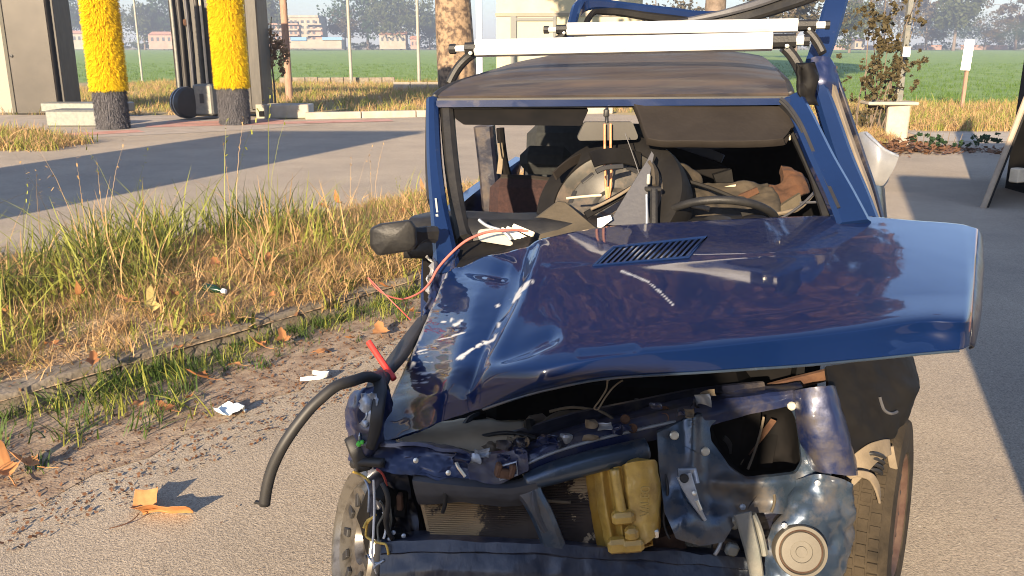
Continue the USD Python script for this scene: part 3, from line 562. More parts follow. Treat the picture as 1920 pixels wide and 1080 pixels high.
def tree(name, label, x, y, h, cr, tr, leaf, n, size, seed, cb=None, group=None, clumps=40, bark='bark', limbs=7, clump_r=.30, z0=-.02, floor=-1.0, off=(0,0)):
    r = np.random.default_rng(seed); cb = h*.25 if cb is None else cb
    t = thing(name, label, 'tree', (x,y,z0), group)
    cm, cc = crown_mesh(n, (x+off[0],y+off[1],z0+(cb+h)/2), (cr,cr,(h-cb)/2), size, clumps, seed, floor, clump_r)
    top = np.array([x+off[0]*.6,y+off[1]*.6,z0+cb+(h-cb)*.7]); b0 = np.array([x,y,z0-.05])
    tp = [b0, b0+[r.normal(0,tr*.3),r.normal(0,tr*.3),h*.25], b0+[r.normal(0,tr*.8),r.normal(0,tr*.8),h*.5], top]
    ms = [tube(tp, [tr*1.25,tr,tr*.85,tr*.6,tr*.2], 14, 24)]
    for j in r.choice(len(cc), min(limbs, len(cc)), replace=False):
        q = cc[j]; s0 = b0+(top-b0)*r.uniform(.35,.8); mid = (s0+q)/2+r.normal(0,.05*cr,3)+[0,0,.06*h]
        ms.append(tube([s0, mid, q], [tr*.38,tr*.22,tr*.06], 7, 10))
    part(t, 'trunk', cat(ms), M[bark], smooth=True); part(t, 'crown', cm, M[leaf]); return t
x0 = PY(860, 31.5)
tree('plane_tree', 'thick plane tree trunk with mottled brown bark behind the roof bar foot', x0[0], x0[1], 25.0, 7.4, .56, 'leaf_plane', 42000, .46, 41, off=(3.2,-1.0), cb=5.6, clumps=210, bark='barkplane', limbs=16, clump_r=.17)
q = PY(1330, 27)
tree('autumn_tree', 'autumn tree with yellow-brown leaves hanging behind the raised tailgate', q[0], q[1], 22.0, 5.2, .28, 'leaf_plane', 34000, .40, 42, cb=2.6, clumps=190, limbs=14, clump_r=.18)
FAR = [  # u, Y, top v, width, crown base share, leaf, name, label
 (118,360,28,46,.15,'leaf_mid','far_tree','hazy olive tree between the steel wash column and the left yellow brush'),
 (158,365,8,70,.12,'leaf_dark','far_tree','grey-green tree beyond the field directly left of the left yellow brush'),
 (272,360,22,56,.12,'leaf_mid','far_tree','grey-green tree just right of the left yellow brush'),
 (306,365,10,60,.12,'leaf_dark','far_tree','taller dark tree left of the dark wash column'),
 (505,330,10,46,.1,'leaf_mid','far_tree','drooping olive tree right of the dark wash column, before the apartment block'),
 (648,350,32,56,.1,'leaf_autumn','far_tree','low brownish tree between the apartment block and the big dark tree'),
 (690,360,-8,116,.08,'leaf_dark','far_tree','largest dark green tree behind the thin grey net post'),
 (752,350,8,86,.1,'leaf_mid','far_tree','broad olive tree above the cream farmhouse'),
 (806,365,26,60,.1,'leaf_dark','far_tree','dark tree left of the plane tree trunk'),
 (1592,210,2,84,.15,'leaf_mid','far_tree','olive tree right of the blue tailgate arm'),
 (1655,330,-6,96,.1,'leaf_autumn','far_tree','sparse autumn tree behind the leafy post'),
 (1735,330,-12,80,.15,'leaf_autumn','far_tree','thin bare-topped autumn tree right of the leafy post'),
 (1787,300,-14,54,.28,'leaf_mid','far_tree','narrow tree with a dark trunk standing alone left of the white sign'),
 (1845,365,38,110,.05,'leaf_mid','far_tree','low hazy tree behind the white sign'),
 (1745,370,36,120,.05,'leaf_dark','far_tree','low dark hedge-like tree left of the narrow tree'),
 (1902,330,0,88,.1,'leaf_autumn','far_tree','sparse tree at the right edge of the photo'),
 (1925,310,52,70,.02,'leaf_dark','far_tree','dark bushy tree low at the right edge of the photo'),
 (1490,120,-30,150,.2,'leaf_autumn','far_tree','autumn tree seen through the raised tailgate frame'),
 (1225,150,-20,150,.15,'leaf_autumn','far_tree','autumn tree behind the corner of the cream building'),
]
for i, (u, Y, tv, w, cbs, lf_, nm, lab) in enumerate(FAR):
    q = PY(u, Y); h = EYE+(88.-tv)/FPX*Y*1.13; cr = w/2/FPX*Y*1.5
    tree(nm, lab, q[0], q[1], h, cr, h*.02, lf_, 4200 if lf_ != 'leaf_autumn' else 2800, h*.05, 200+i, cb=h*cbs*.7, clumps=44 if lf_ != 'leaf_autumn' else 46, limbs=6, clump_r=.38 if lf_ != 'leaf_autumn' else .22)
# low scrub along the far side of the field: one mass
r = np.random.default_rng(77); vs = []
for i in range(150):
    u = r.uniform(-200, 2100); Y = r.uniform(372, 390); q = PY(u, Y); vs.append(crown_mesh(70, (q[0], q[1], 1.2), (r.uniform(3,8), 2.5, r.uniform(1.2,3.2)), 1.1, 7, 900+i)[0])
struct('distant_scrub', cat(vs), M['leaf_mid'], kind='stuff')
# young staked tree with tan leaves, next to the brown pole
q = PY(517, 21.5); tr_ = thing('young_tree', 'slim young tree with dry tan leaves beside the brown wooden pole', 'tree', q)
part(tr_, 'trunk', cat([tube([q, q+[.01,0,.6], q+[-.02,0,1.4], q+[.05,.02,2.2]], [.025,.02,.012], 7, 14)]+[tube([q+[0,0,.7+.12*i], q+[.25*math.cos(2.4*i),.2*math.sin(2.4*i),.95+.13*i]], [.008,.003], 5) for i in range(9)]), M['bark'], smooth=True)
part(tr_, 'crown', crown_mesh(900, q+[.06,0,1.35], (.36,.36,.75), .085, 26, 61, clump_r=.3)[0], M['leaf_dry'])

# ---------------------------------------------------------------- poles, fence, walls, far buildings
def pole(name, u, Y, top, r_, m, label, cat_, group=None, lean=(0,0)):
    q = PY(u, Y); return single(name, tube([q-[0,0,.05], q+[lean[0]*.5,lean[1]*.5,top/2], q+[lean[0],lean[1],top]], [r_,r_*.92,r_*.8], 14, 12), M[m], label, cat_, group, smooth=40, base=q)
pole('wooden_pole', 543, 27, 7.5, .11, 'wood', 'brown wooden pole standing beside the young tan tree', 'pole')
pole('net_post', 659, 38, 6.5, .07, 'thinpole', 'thin grey post left of the farmhouse, before the biggest dark tree', 'post')
pole('net_post', 786, 38.5, 6.5, .07, 'thinpole', 'thin pale grey post right of the farmhouse, next to the plane tree trunk', 'post')
pole('net_post', 267, 42, 6.5, .05, 'thinpole', 'thin grey post right of the left yellow brush', 'post')
q = pole('white_pole', 900, 24, 5.5, .09, 'whitepole', 'white painted pole between the plane tree trunk and the cream building', 'pole')
w = thing('low_wall', 'low weathered grey wall along the near edge of the field', 'wall', PY(620, 39))
for i in range(9):
    a, b = PY(525+i*24, 38.6), PY(525+(i+1)*24, 38.6); L = np.linalg.norm(b-a); part(w, 'wall_panel', box((a+b)/2+[0,0,.10+.008*(i % 3)], [L-.03, .18, .30], None, .01), M['kerbstone'])
w = thing('low_wall', 'low sunlit cream wall in front of the plane tree trunk', 'wall', PY(800, 33))
for i in range(3):
    a, b = PY(738+i*32, 33), PY(738+(i+1)*32, 33); part(w, 'wall_panel', box((a+b)/2+[0,0,.10], [np.linalg.norm(b-a)-.02, .2, .34], None, .01), M['concrete'])
# cream building with a framed door panel
bY = 46.0
def bx_(u0, u1, z0, z1, y0, y1):
    a, b = PY(u0, y0)[0], PY(u1, y0)[0]; return box([(a+b)/2, (y0+y1)/2, (z0+z1)/2], [abs(b-a), y1-y0, z1-z0])
cb = thing('cream_building', 'cream rendered building with a pale framed door behind the roof bars', 'building', PY(1060, bY))
part(cb, 'wall', bx_(931, 1200, -.1, 6.5, bY, bY+8), M['cream_wall'])
part(cb, 'band', bx_(929, 1202, 2.95, 3.12, bY-.06, bY-.002), M['palewall'])
dr_ = part(cb, 'door', bx_(968, 1036, -.05, 2.75, bY-.05, bY-.002), M['cream_panel'])
part(dr_, 'door_frame', cat([bx_(957, 968, -.05, 2.98, bY-.16, bY-.002), bx_(1036, 1041, -.05, 2.98, bY-.12, bY-.002), bx_(968, 1036, 2.75, 2.9, bY-.14, bY-.002)]), M['grey_trim'])
part(cb, 'gable', bx_(1000, 1205, 6.5, 7.0, bY-.3, bY+8.3), M['rooftile'])
# apartment block far away
aY = 330.0
def fb(u0, u1, v0, v1, y0, d):
    a, b = P(u0, v1, y0), P(u1, v0, y0); return box([(a[0]+b[0])/2, y0+d/2, (a[2]+b[2])/2], [abs(b[0]-a[0]), d, abs(b[2]-a[2])])
ab = thing('apartment_block', 'far pink and cream apartment block with rows of balconies', 'building', PY(560, aY))
part(ab, 'wall', fb(508, 598, 33, 91, aY, 14), M['palewall']); part(ab, 'wall', fb(498, 560, 46, 91, aY-1.2, 1.1), M['brickpink'])
part(ab, 'roof', fb(514, 596, 28.5, 33, aY-.4, 14.6), M['palewall']); part(ab, 'wall', fb(585, 604, 52, 91, aY-1.0, .9), M['brickpink'])
for i in range(4):
    v0 = 38+i*10.5
    part(ab, 'balcony', fb(500, 558, v0+5.5, v0+8.5, aY-2.6, 1.3), M['palewall' if i % 2 else 'brickpink'])
    part(ab, 'balcony', fb(572, 602, v0+6, v0+8.4, aY-2.3, 1.2), M['palewall'])
    for k in range(7): part(ab, 'window', fb(503+k*8.2, 507+k*8.2, v0, v0+5.2, aY-1.3 if k < 7 else aY, .08), M['winglass'])
    for k in range(3): part(ab, 'window', fb(564+k*11, 569+k*11, v0, v0+5.0, aY-.1 if k < 2 else aY-1.1, .09), M['winglass'])
bs = thing('blue_shed', 'long low blue shed in front of the apartment block', 'building', PY(575, 320))
part(bs, 'wall', fb(546, 640, 74, 91, 318, 6), M['palewall']); part(bs, 'fascia', fb(545, 574, 69.5, 76, 317.4, .5), M['bluewall']); part(bs, 'fascia', fb(604, 641, 69.5, 75, 317.4, .5), M['bluewall'])
for i, (u0, u1, v0, Y, wl, lab) in enumerate([(712,760,60,345,'palewall','small cream farmhouse among the trees between the two thin posts'), (770,784,68,343,'brickpink','small pink house left of the plane tree trunk'), (108,162,58,340,'palewall','white farmhouse left of the left yellow brush'), (280,322,60,340,'brickpink','pinkish house left of the dark wash column'), (1602,1622,71,350,'palewall','pale far house right of the tailgate arm')]):
    fh = thing('farmhouse', lab, 'house', PY((u0+u1)/2, Y)); part(fh, 'wall', fb(u0, u1, v0+5, 92, Y, 8), M[wl])
    a, b = P(u0-2, v0+5, Y), P(u1+2, v0+5, Y); rz = 5/FPX*Y*1.1
    rv = np.array([[a[0],Y-.6,a[2]],[b[0],Y-.6,a[2]],[b[0],Y+8.6,a[2]],[a[0],Y+8.6,a[2]],[a[0],Y+4,a[2]+rz],[b[0],Y+4,a[2]+rz]])
    part(fh, 'roof', (rv, np.array([[0,1,5],[0,5,4],[2,3,4],[2,4,5],[1,2,5],[3,0,4],[0,2,1],[0,3,2]])), M['rooftile'])
    k = max(2, int((u1-u0)/9))
    for j in range(k): part(fh, 'window', fb(u0+(j+.3)*(u1-u0)/k, u0+(j+.7)*(u1-u0)/k, v0+10, v0+17, Y-.06, .058), M['winglass'])
for u0, u1, lab in ((1718, 1766, 'long low pink wall at the far side of the field, left of the lone narrow tree'), (1802, 1890, 'long low pink wall at the far side of the field, behind the white sign'), (1560, 1640, 'long low tan wall at the far side of the field behind the leafy post')):
    fw = thing('field_wall', lab, 'wall', PY((u0+u1)/2, 366)); part(fw, 'wall', fb(u0, u1, 86, 94, 366, .5), M['brickpink']); part(fw, 'coping', fb(u0-.5, u1+.5, 85, 86, 365.8, .9), M['rooftile'])

# ---------------------------------------------------------------- car wash
def blades_radial(c, r0, r1, z0, z1, n, droop, w, seed):
    r = np.random.default_rng(seed); a = r.uniform(0, 2*np.pi, n); z = r.uniform(z0, z1, n); R1 = r1*r.uniform(.86,1.06,n)
    d = np.stack([np.cos(a), np.sin(a), np.zeros(n)], 1); s = np.stack([-np.sin(a), np.cos(a), r.normal(0,.5,n)], 1)*w/2
    p0 = np.array(c)+d*r0+np.array([0,0,1])*z[:,None]; p1 = np.array(c)+d*(R1*.8)[:,None]+np.array([0,0,1])*(z-droop*.35)[:,None]; p2 = np.array(c)+d*R1[:,None]+np.array([0,0,1])*(z-droop*r.uniform(.6,1.3,n))[:,None]
    v = np.stack([p0-s, p0+s, p1-s, p1+s, p2-s*.7, p2+s*.7], 1).reshape(-1,3); b = np.arange(n)[:,None]*6
    return v, np.vstack([b+[0,1,3,2], b+[2,3,5,4]])
wg = thing('car_wash_gantry', 'roll-over car wash gantry with two yellow brushes between steel columns', 'car wash', PY(260, 19.5))
c1a, c1b = PY(-60, 21.0)[0], PY(31, 21.0)[0]; c1c = PY(112, 21.0)[0]
col = part(wg, 'column', box([(c1b+c1c)/2, 21.5, 1.75], [c1c-c1b, 1.0, 3.5], None, .03), M['brushed'], label='wide brushed steel column on the left')
part(col, 'edge_strip', box([(c1a+c1b)/2-.01, 21.42, 1.75], [c1b-c1a, .9, 3.5], None, .05), M['creamstrip'])
part(col, 'side_plate', box([c1c+.05, 21.55, 1.75], [.08, .8, 3.5], None, .01), M['darksteel'])
part(col, 'door_lock', lathe([(0,0),(.035,.0),(.035,.02),(0,.025)], [PY(28,21)[0]+.12, 20.99, 1.78-.45], (0,-1,0), 14), M['black'])
k0, k1 = PY(333, 20.4)[0], PY(497, 20.4)[0]
col = part(wg, 'column', box([(k0+k1)/2, 20.85, 1.78], [k1-k0, .8, 3.45], None, .05), M['darksteel'], label='dark dirty column behind the right brush')
for u, rr, mt in ((339,.04,'bracket'),(352,.05,'darksteel'),(366,.03,'grey_plastic'),(384,.045,'darksteel'),(392,.03,'beige')):
    x = PY(u, 20.3)[0]; part(col, 'pipe', tube([[x,20.38,.5],[x+.01,20.36,1.8],[x-.03,20.38,3.4]], rr, 8, 10), M[mt], smooth=True)
part(col, 'lamp', lathe([(0,0),(.06,0),(.07,.03),(.0,.05)], [PY(360,20.3)[0], 20.42, 2.05], (0,-1,0), 14), M['orange_foam'])
x = PY(483, 20.2)[0]; part(col, 'side_plate', box([x, 20.5, 1.8], [.28, .5, 3.3], None, .03), M['darksteel'])
bxx = PY(385, 19.6)[0]; mb = part(wg, 'motor_box', box([bxx, 19.8, .42], [.42,.5,.66], None, .04), M['bracket']); part(mb, 'vent', box([bxx-.02, 19.54, .45], [.08,.02,.2]), M['black'])
dx = PY(343, 19.3)[0]; part(wg, 'hose_drum', lathe([(0,-.2),(.16,-.2),(.30,-.18),(.33,-.1),(.33,.1),(.30,.18),(.16,.2),(0,.2)], [dx,19.6,.36], (.75,-.66,0), 26), M['black'], smooth=35)
part(wg, 'drum_stripe', cat([lathe([(.336,-.015),(.34,0),(.336,.015)], np.array([dx,19.6,.36])+np.array([.75,-.66,0])*o, (.75,-.66,0), 26) for o in (-.06,.05)]), M['lightmetal'])
for lab, u, Y, zt, seed in (('left yellow brush', 213, 17.4, 3.3, 1), ('right yellow brush', 441, 18.4, 3.3, 2)):
    q = PY(u, Y)
    br = part(wg, 'brush', tube([q+[0,0,.0], q+[0,0,zt]], .07, 10), M['darksteel'], label=lab)
    part(br, 'bristles', blades_radial(q, .05, .35, .78, zt, 32000, .07, .011, seed), M['bristle'])
    part(br, 'lower_bristles', blades_radial(q, .05, .31, .10, .84, 14000, .14, .010, seed+5), M['skirt'])
    part(br, 'foot', lathe([(.0,.0),(.3,.0),(.26,.08),(.12,.12),(0,.12)], q, (0,0,1), 20), M['black'])
part(wg, 'top_beam', box([(c1c+k0)/2, 20.9, 3.75], [k1-c1a, .9, .5], None, .04), M['brushed'])
part(wg, 'base_rail', box(PY(148, 17.9)+[0,.2,.16], [1.15,.7,.32], None, .03), M['bracket']); part(wg, 'base_rail', box(PY(160, 20.2)+[0,.2,.22], [1.9,.5,.2], None, .02), M['bracket'])
kb = thing('concrete_block', 'grey concrete block with a square hole at the foot of the dark wash column', 'block', PY(530, 20.0))
x0_, x1_ = PY(494, 20.0)[0], PY(579, 20.0)[0]
part(kb, 'block', box([(x0_+x1_)/2, 20.3, .14], [x1_-x0_, .6, .30], None, .02), M['concrete'])
part(kb, 'end_plate', box([x0_-.0, 19.93, .15], [.26,.1,.32], None, .015), M['creamstrip']); part(kb, 'hole', box([x0_+.0, 19.875, .10], [.11,.012,.12]), M['blackmatte'])
sb_ = [PY(u, Y) for u, Y in ((600,19.9),(750,20.9))]

# ---------------------------------------------------------------- right side: pillar, leafy post, signs
pl = PY(1689, 14.6)
pi_ = thing('concrete_pillar', 'pale concrete pillar with a projecting top slab at the end of the verge', 'pillar', pl)
part(pi_, 'shaft', box(pl+[0,.25,.29], [.34,.36,.66], rotz(-.32), .02), M['concrete']); part(pi_, 'top_slab', box(pl+[-.16,.25,.645], [.80,.46,.05], rotz(-.06), .012), M['concrete'])
part(pi_, 'base_plate', box(pl+[.0,.20,.02], [.48,.5,.06], rotz(-.32), .01), M['concrete'])
mp = thing('metal_post', 'grey galvanised post rising out of the concrete pillar among dry leaves', 'post', pl+[.01,.25,.67])
part(mp, 'post', cat([box(pl+[.005,.25,1.67], [.085,.05,2.0], None, .004), box(pl+[-.045,.22,2.1], [.02,.09,2.9], None, .003)]), M['bracket'])
part(mp, 'edge_strip', box(pl+[-.06,.20,1.0], [.025,.03,.66]), M['creamstrip'])
sg = PY(1700, 14.55, 1.45); ms_ = single('small_sign', box(sg+[0,0,.01], [.115,.012,.15], rotz(-.1), .003), M['white'], 'small blank white plate fixed beside the leafy post', 'sign')
vn = thing('climbing_shrub', 'sparse shrub with brown-green leaves climbing round the metal post', 'shrub', PY(1650, 14.9))
vb = PY(1650, 14.9); rr_ = np.random.default_rng(5); stems = []; cl_ = []
for i in range(16):
    a = vb+[rr_.normal(0,.28), rr_.normal(.1,.15), 0]; b = a+[rr_.normal(.05,.3), rr_.normal(0,.2), rr_.uniform(.9,2.6)]; stems.append(tube([a, (a+b)/2+[rr_.normal(0,.12),0,0], b], [.012,.009,.004], 5, 10))
    for t in np.linspace(.25,1,4): cl_.append(crown_mesh(22, a+(b-a)*t, (.16,.16,.16), .07, 3, 300+i*7+int(t*9))[0])
for k in range(34): cl_.append(crown_mesh(46, PY(1655+rr_.normal(0,34), 14.6, rr_.uniform(.85,2.2)), (.18,.14,.2), .075, 4, 600+k)[0])
part(vn, 'stems', cat(stems), M['bark']); part(vn, 'leaves', cat(cl_), M['leaf_autumn'])
wd = thing('weed_clump', 'green weeds growing out of the heap of fallen leaves by the pillar', 'weeds', PY(1762, 13.9))
wb = PY(1762, 13.9); part(wd, 'leaves', cat([crown_mesh(60, wb+[rr_.normal(0,.28), rr_.normal(0,.15), rr_.uniform(.06,.2)], (.16,.14,.13), .06, 5, 700+k)[0] for k in range(8)]), M['leaf_dark'])
part(wd, 'stems', cat([tube([wb+[.09*i-.35,0,0], wb+[.1*i-.36,.03,.18+.05*(i % 3)]], .006, 5) for i in range(8)]), M['bark'])
sgp = PY(1803, 22.7); sn = thing('white_sign', 'tall narrow white sign on a brown post at the edge of the field', 'sign', sgp)
part(sn, 'post', box(sgp+[0,0,.75], [.075,.075,1.6], None, .006), M['wood']); top_ = PY(1815, 22.6, 1.33)
part(sn, 'panel', box([top_[0]-.01, 22.6, 1.33], [.235,.02,.73], roty(.03), .004), M['white'])
for z in (1.12, 1.05): part(sn, 'print_line', box([top_[0]-.01, 22.587, z], [.15,.004,.018], roty(.03)), M['pinkwire' if z < 1.1 else 'lightmetal'], label='faint line of illegible print')

# ---------------------------------------------------------------- curved sheet, recovery truck, things outside the frame that shade the yard
cs = [[P(1600,262,10.3), P(1624,247,10.0), P(1650,272,9.75), P(1685,291,9.75)], [P(1606,290,10.2), P(1622,285,9.9), P(1648,300,9.7), P(1677,312,9.72)], [P(1614,318,10.1), P(1626,322,9.85), P(1643,332,9.75), P(1666,332,9.75)], [P(1626,338,10.05), P(1633,342,9.9), P(1645,347,9.82), P(1656,346,9.8)]]
ct = thing('curved_sheet', 'curved silver-grey metal sheet standing on the asphalt beyond the open driver door', 'metal sheet', PZ(1645, 350, 0.0))
part(ct, 'sheet', surf(cs, 16, 18, .012, .006, 6), M['silver'], smooth=40); part(ct, 'rolled_edge', tube([P(1624,249,9.98), P(1650,274,9.73), P(1684,293,9.73)], .018, 8, 10), M['lightmetal'], smooth=True)
part(ct, 'broken_foot', cat([box(PZ(u, v, .06), [.12,.08,.1], rotz(u*.7)@rotx(u*.3), .02) for u, v in ((1636,343),)]), M['black'])
tk = thing('recovery_truck', 'black recovery truck bed tilted up at the right edge of the photo', 'truck', PZ(1845, 388, 0.0))
b_, e_ = P(1845,386,8.7), P(1930,170,8.9); up_ = (e_-b_)/np.linalg.norm(e_-b_); dep = np.array([.5,.866,0]); b1 = b_-up_*.05; e1 = b_+up_*2.6
part(tk, 'edge_rail', strap([b1, e1], .055, .06, np.cross(up_, dep)), M['trucktan'])
nrm = np.cross(up_, dep); nrm *= np.sign(nrm[0])
v8 = np.array([b1+dep*a+nrm*c for a in (.034,2.4) for c in (-.02,.05)]+[e1+dep*a+nrm*c for a in (.034,2.4) for c in (-.02,.05)])
part(tk, 'bed', trimesh.convex.convex_hull(v8), M['truckblack'])
part(tk, 'subframe', cat([box(b_+up_*.9+nrm*.75+dep*.9, [.9,1.5,1.7], None, .05)]), M['truckblack'])
part(tk, 'lamp_block', box(P(1908,327,8.75)-dep*.06, [.12,.1,.14], rotz(.5), .01), M['beige'])
part(tk, 'foot_plate', box(b_+nrm*.3+[0,-.03,.02], [.4,.1,.03], rotz(.3)), M['darksteel'])
part(tk, 'wheel', lathe([(.12,-.12),(.3,-.12),(.42,-.11),(.45,-.06),(.45,.06),(.42,.11),(.3,.12),(.12,.12)], b_+np.array([2.0,.6,.45]), (1,-.4,0), 28), M['black'], smooth=35)
# ---------------------------------------------------------------- the wrecked car
car = thing('wrecked_car', 'smashed dark blue hatchback with crumpled bonnet, missing windscreen and torn open front', 'car', C(.5, 0, 0))
# roof: sheet with raised crown, dented ridges and a stepped front edge
FL, FR = P(822,186,3.06), P(1478,181,2.86)
rows = []
for t, up in ((0,0),(.03,.012),(.10,.030),(.35,.055),(.7,.085),(1.0,.095)):
    row = []
    for w in np.linspace(0, 1, 9):
        p = FL+(FR-FL)*w+A_*1.78*t; p = p+[0,0,up+ (.034*(1-(2*w-1)**4))*min(1, t*6)]
        row.append(p)
    rows.append(row)
g = interp(interp(np.array(rows), 90, 0), 90, 1)
tt, wwg = np.meshgrid(np.linspace(0,1,90), np.linspace(0,1,90), indexing='ij')
g[...,2] += .0025*np.sin(tt*40+wwg*2)*np.exp(-((tt-.3)/.25)**2)*np.clip(np.minimum(wwg,1-wwg)*6,0,1)*(meshkit.noise(np.stack([wwg*5,tt*6,wwg*0],-1),3))
g[...,2] += (meshkit.fbm(g*np.array([1.2,5,1]), 3, 5)-.5)*.012*np.clip(tt*5,0,1)
rf = part(car, 'roof', thicken(g, -.012), M['roof_paint'], smooth=50)
# front header below the roof edge: two blue ledges and a black groove
def hdr(v0, v1, off): return [[P(u, v-(u-822)*.0072, 3.06-(u-822)/656*.2+off) for u in np.linspace(822,1480,14)] for v in np.linspace(v0, v1, 5)]
hd = part(car, 'windscreen_header', surf(hdr(187.5, 200, -.008), 6, 60, .03, .002, 9), M['paint'], smooth=40)
part(hd, 'seal', surf(hdr(184.0, 188.5, -.002), 4, 60, .02), M['black'])
part(hd, 'lower_seal', surf(hdr(200, 203.5, .004), 4, 40, .02), M['black'])
gl_ = [FL+A_*1.78*t+[-.012,0,{0:0,.1:.028,.35:.05,1:.09}.get(t,.06)+.004] for t in (0,.1,.35,1)]
part(car, 'roof_gutter', tube(gl_, .013, 8, 30), M['black'], smooth=True)
gr_ = [FR+A_*1.78*t+[.008,0,{0:0,.1:.028,.35:.05,1:.09}.get(t,.06)+.004] for t in (0,.1,.35,1)]
part(car, 'roof_gutter', tube(gr_, .013, 8, 30), M['black'], smooth=True)
# pillars
def pill(name, pts, w, t, m, wdir=R_, mm=24, parent=car, label=None): return part(parent, name, strap(PP(pts), w, t, wdir, mm), M[m], smooth=40, label=label)
ap = pill('windscreen_pillar', [(812,190,3.06),(814,290,2.90),(822,380,2.75),(832,452,2.62),(842,520,2.5)], [.040,.045,.052,.066,.08], .05, 'paint')
pill('pillar_trim', [(838,200,3.06),(846,300,2.92),(860,400,2.78),(872,452,2.68)], .046, .05, 'plastic', parent=ap)
part(ap, 'paint_chip', cat([strap(PP([(a,b,c-.03),(a2,b2,c2-.03)]), w_, .003, R_) for a,b,c,a2,b2,c2,w_ in ((817,372,2.755,820,398,2.715,.006),(819,402,2.71,822,420,2.68,.009),(822,424,2.675,824,446,2.64,.006),(813,300,2.885,815,330,2.84,.003))]), M['bolt'])
pill('pillar_seal', [(805,188,3.08),(803,290,2.93),(806,380,2.78)], .012, .04, 'black', parent=ap)
ap = pill('windscreen_pillar', [(1482,186,2.86),(1505,225,2.8),(1540,300,2.68),(1578,375,2.56),(1600,425,2.48)], [.075,.07,.075,.085,.095], .05, 'paint')
pill('pillar_trim', [(1470,205,2.9),(1500,262,2.82),(1536,345,2.7),(1556,410,2.6)], .042, .04, 'plastic', parent=ap)
pill('pillar_seal', [(1462,192,2.84),(1495,232,2.78),(1530,310,2.67),(1570,400,2.52)], .014, .05, 'black', parent=ap)
part(ap, 'torn_joint', surf([[P(1492+i*12, 118+j*26, 2.85+.03*((i*j) % 2)) for i in range(4)] for j in range(4)], 10, 10, .012, .02, 20), M['liner'], smooth=True)
# door hanging open on the driver's side: frame, skin, inner card
dr = thing('open_door', parent=car, base=P(1640,420,2.9))
tag(dr.prim, label='driver door swung ajar with its bent blue window frame')
pill('window_frame', [(1535,165,3.0),(1552,215,2.95),(1580,300,2.85),(1612,380,2.75),(1630,430,2.68)], [.05,.06,.066,.07,.07], .05, 'paint', parent=dr)
pill('seal_strip', [(1553,135,3.02),(1572,205,2.97),(1600,290,2.88),(1628,370,2.79),(1642,420,2.72)], [.02,.026,.03,.032,.034], .04, 'seal_tan', parent=dr)
pill('outer_edge', [(1560,128,3.04),(1586,205,2.99),(1614,290,2.90),(1640,370,2.81),(1652,420,2.75)], [.02,.02,.022,.022,.022], .045, 'paint_dark', parent=dr)
part(dr, 'corner_plate', surf([[P(1520,112,3.02),P(1543,108,3.02),P(1560,128,3.03)],[P(1518,140,3.0),P(1545,140,3.0),P(1568,160,3.01)],[P(1512,175,2.99),P(1530,170,2.99),P(1566,190,3.0)]], 12, 12, .012, .012, 30), M['paint_dirty'], smooth=25)
part(dr, 'door_skin', surf([[P(1618,352,2.9),P(1634,352,2.95),P(1643,356,3.3)],[P(1622,385,2.86),P(1638,390,2.92),P(1646,396,3.3)],[P(1626,425,2.8),P(1642,430,2.9),P(1650,436,3.3)],[P(1630,520,2.7),P(1642,530,2.85),P(1652,540,3.3)]], 12, 10, .03), M['steel_blue'], smooth=40)
part(dr, 'door_card', surf([[C(-.15,.70,.95),C(.3,.74,.97),C(.9,.76,1.0)],[C(-.15,.68,.6),C(.3,.72,.6),C(.9,.74,.6)],[C(-.15,.66,.25),C(.3,.70,.25),C(.9,.72,.25)]], 10, 14, .04), M['blackmatte'])
# sides, tub, firewall: dark shell behind the torn front
part(car, 'side_panel', surf([[C(.02,-.66,.92),C(.6,-.70,.93),C(1.8,-.70,.96)],[C(.02,-.69,.6),C(.6,-.74,.6),C(1.8,-.74,.6)],[C(.02,-.67,.24),C(.6,-.71,.24),C(1.8,-.70,.28)]], 14, 24, .04), M['paint'], smooth=40, label='left flank')
part(car, 'side_panel', surf([[C(.95,.70,.95),C(1.3,.71,.96),C(1.85,.68,.97)],[C(.95,.75,.6),C(1.3,.75,.6),C(1.85,.72,.6)],[C(.95,.72,.24),C(1.3,.72,.24),C(1.85,.68,.28)]], 14, 14, -.04), M['paint'], smooth=40, label='right rear flank')
part(car, 'floor', box(C(.6,0,.25), [1.36,2.5,.05], rotz(-.21)), M['blackmatte'])
part(car, 'firewall', surf([[C(-.42,-.5,.92),C(-.42,0,.95),C(-.42,.62,.96)],[C(-.46,-.5,.22),C(-.46,0,.22),C(-.46,.64,.22)]], 4, 8, .03), M['blackmatte'])
part(car, 'rear_panel', surf([[C(1.86,-.66,.98),C(1.90,0,1.0),C(1.86,.66,.98)],[C(1.86,-.68,.3),C(1.92,0,.3),C(1.86,.68,.3)]], 8, 12, .04), M['paint'], smooth=40)
for sgn, nm in ((-1,'left'), (1,'right')):
    part(car, 'rear_wheel', lathe([(.0,-.05),(.15,-.05),(.17,-.08),(.25,-.08),(.28,-.05),(.28,.05),(.25,.08),(.17,.08),(.15,.05),(0,.05)], C(1.35, sgn*.66, .28), R_, 28), M['tyre'], smooth=35)
pill('side_pillar', [(908,236,3.85),(915,300,3.86),(925,392,3.88)], [.085,.082,.09], .07, 'paint_dark')
pill('side_pillar', [(938,240,3.8),(945,300,3.8),(958,352,3.82)], [.03,.03,.04], .05, 'blackmatte')
pill('rear_pillar', [(1038,200,4.75),(1040,260,4.78),(1046,330,4.8)], [.17,.16,.16], .07, 'blackmatte')
part(car, 'rear_pillar', strap([C(1.75,.60,.95), C(1.72,.56,1.2), C(1.68,.52,1.45)], .16, .07, R_, 12), M['blackmatte'])
part(car, 'side_pillar', strap([C(.8,.66,.93), C(.8,.62,1.2), C(.78,.57,1.43)], .1, .06, A_, 12), M['blackmatte'])
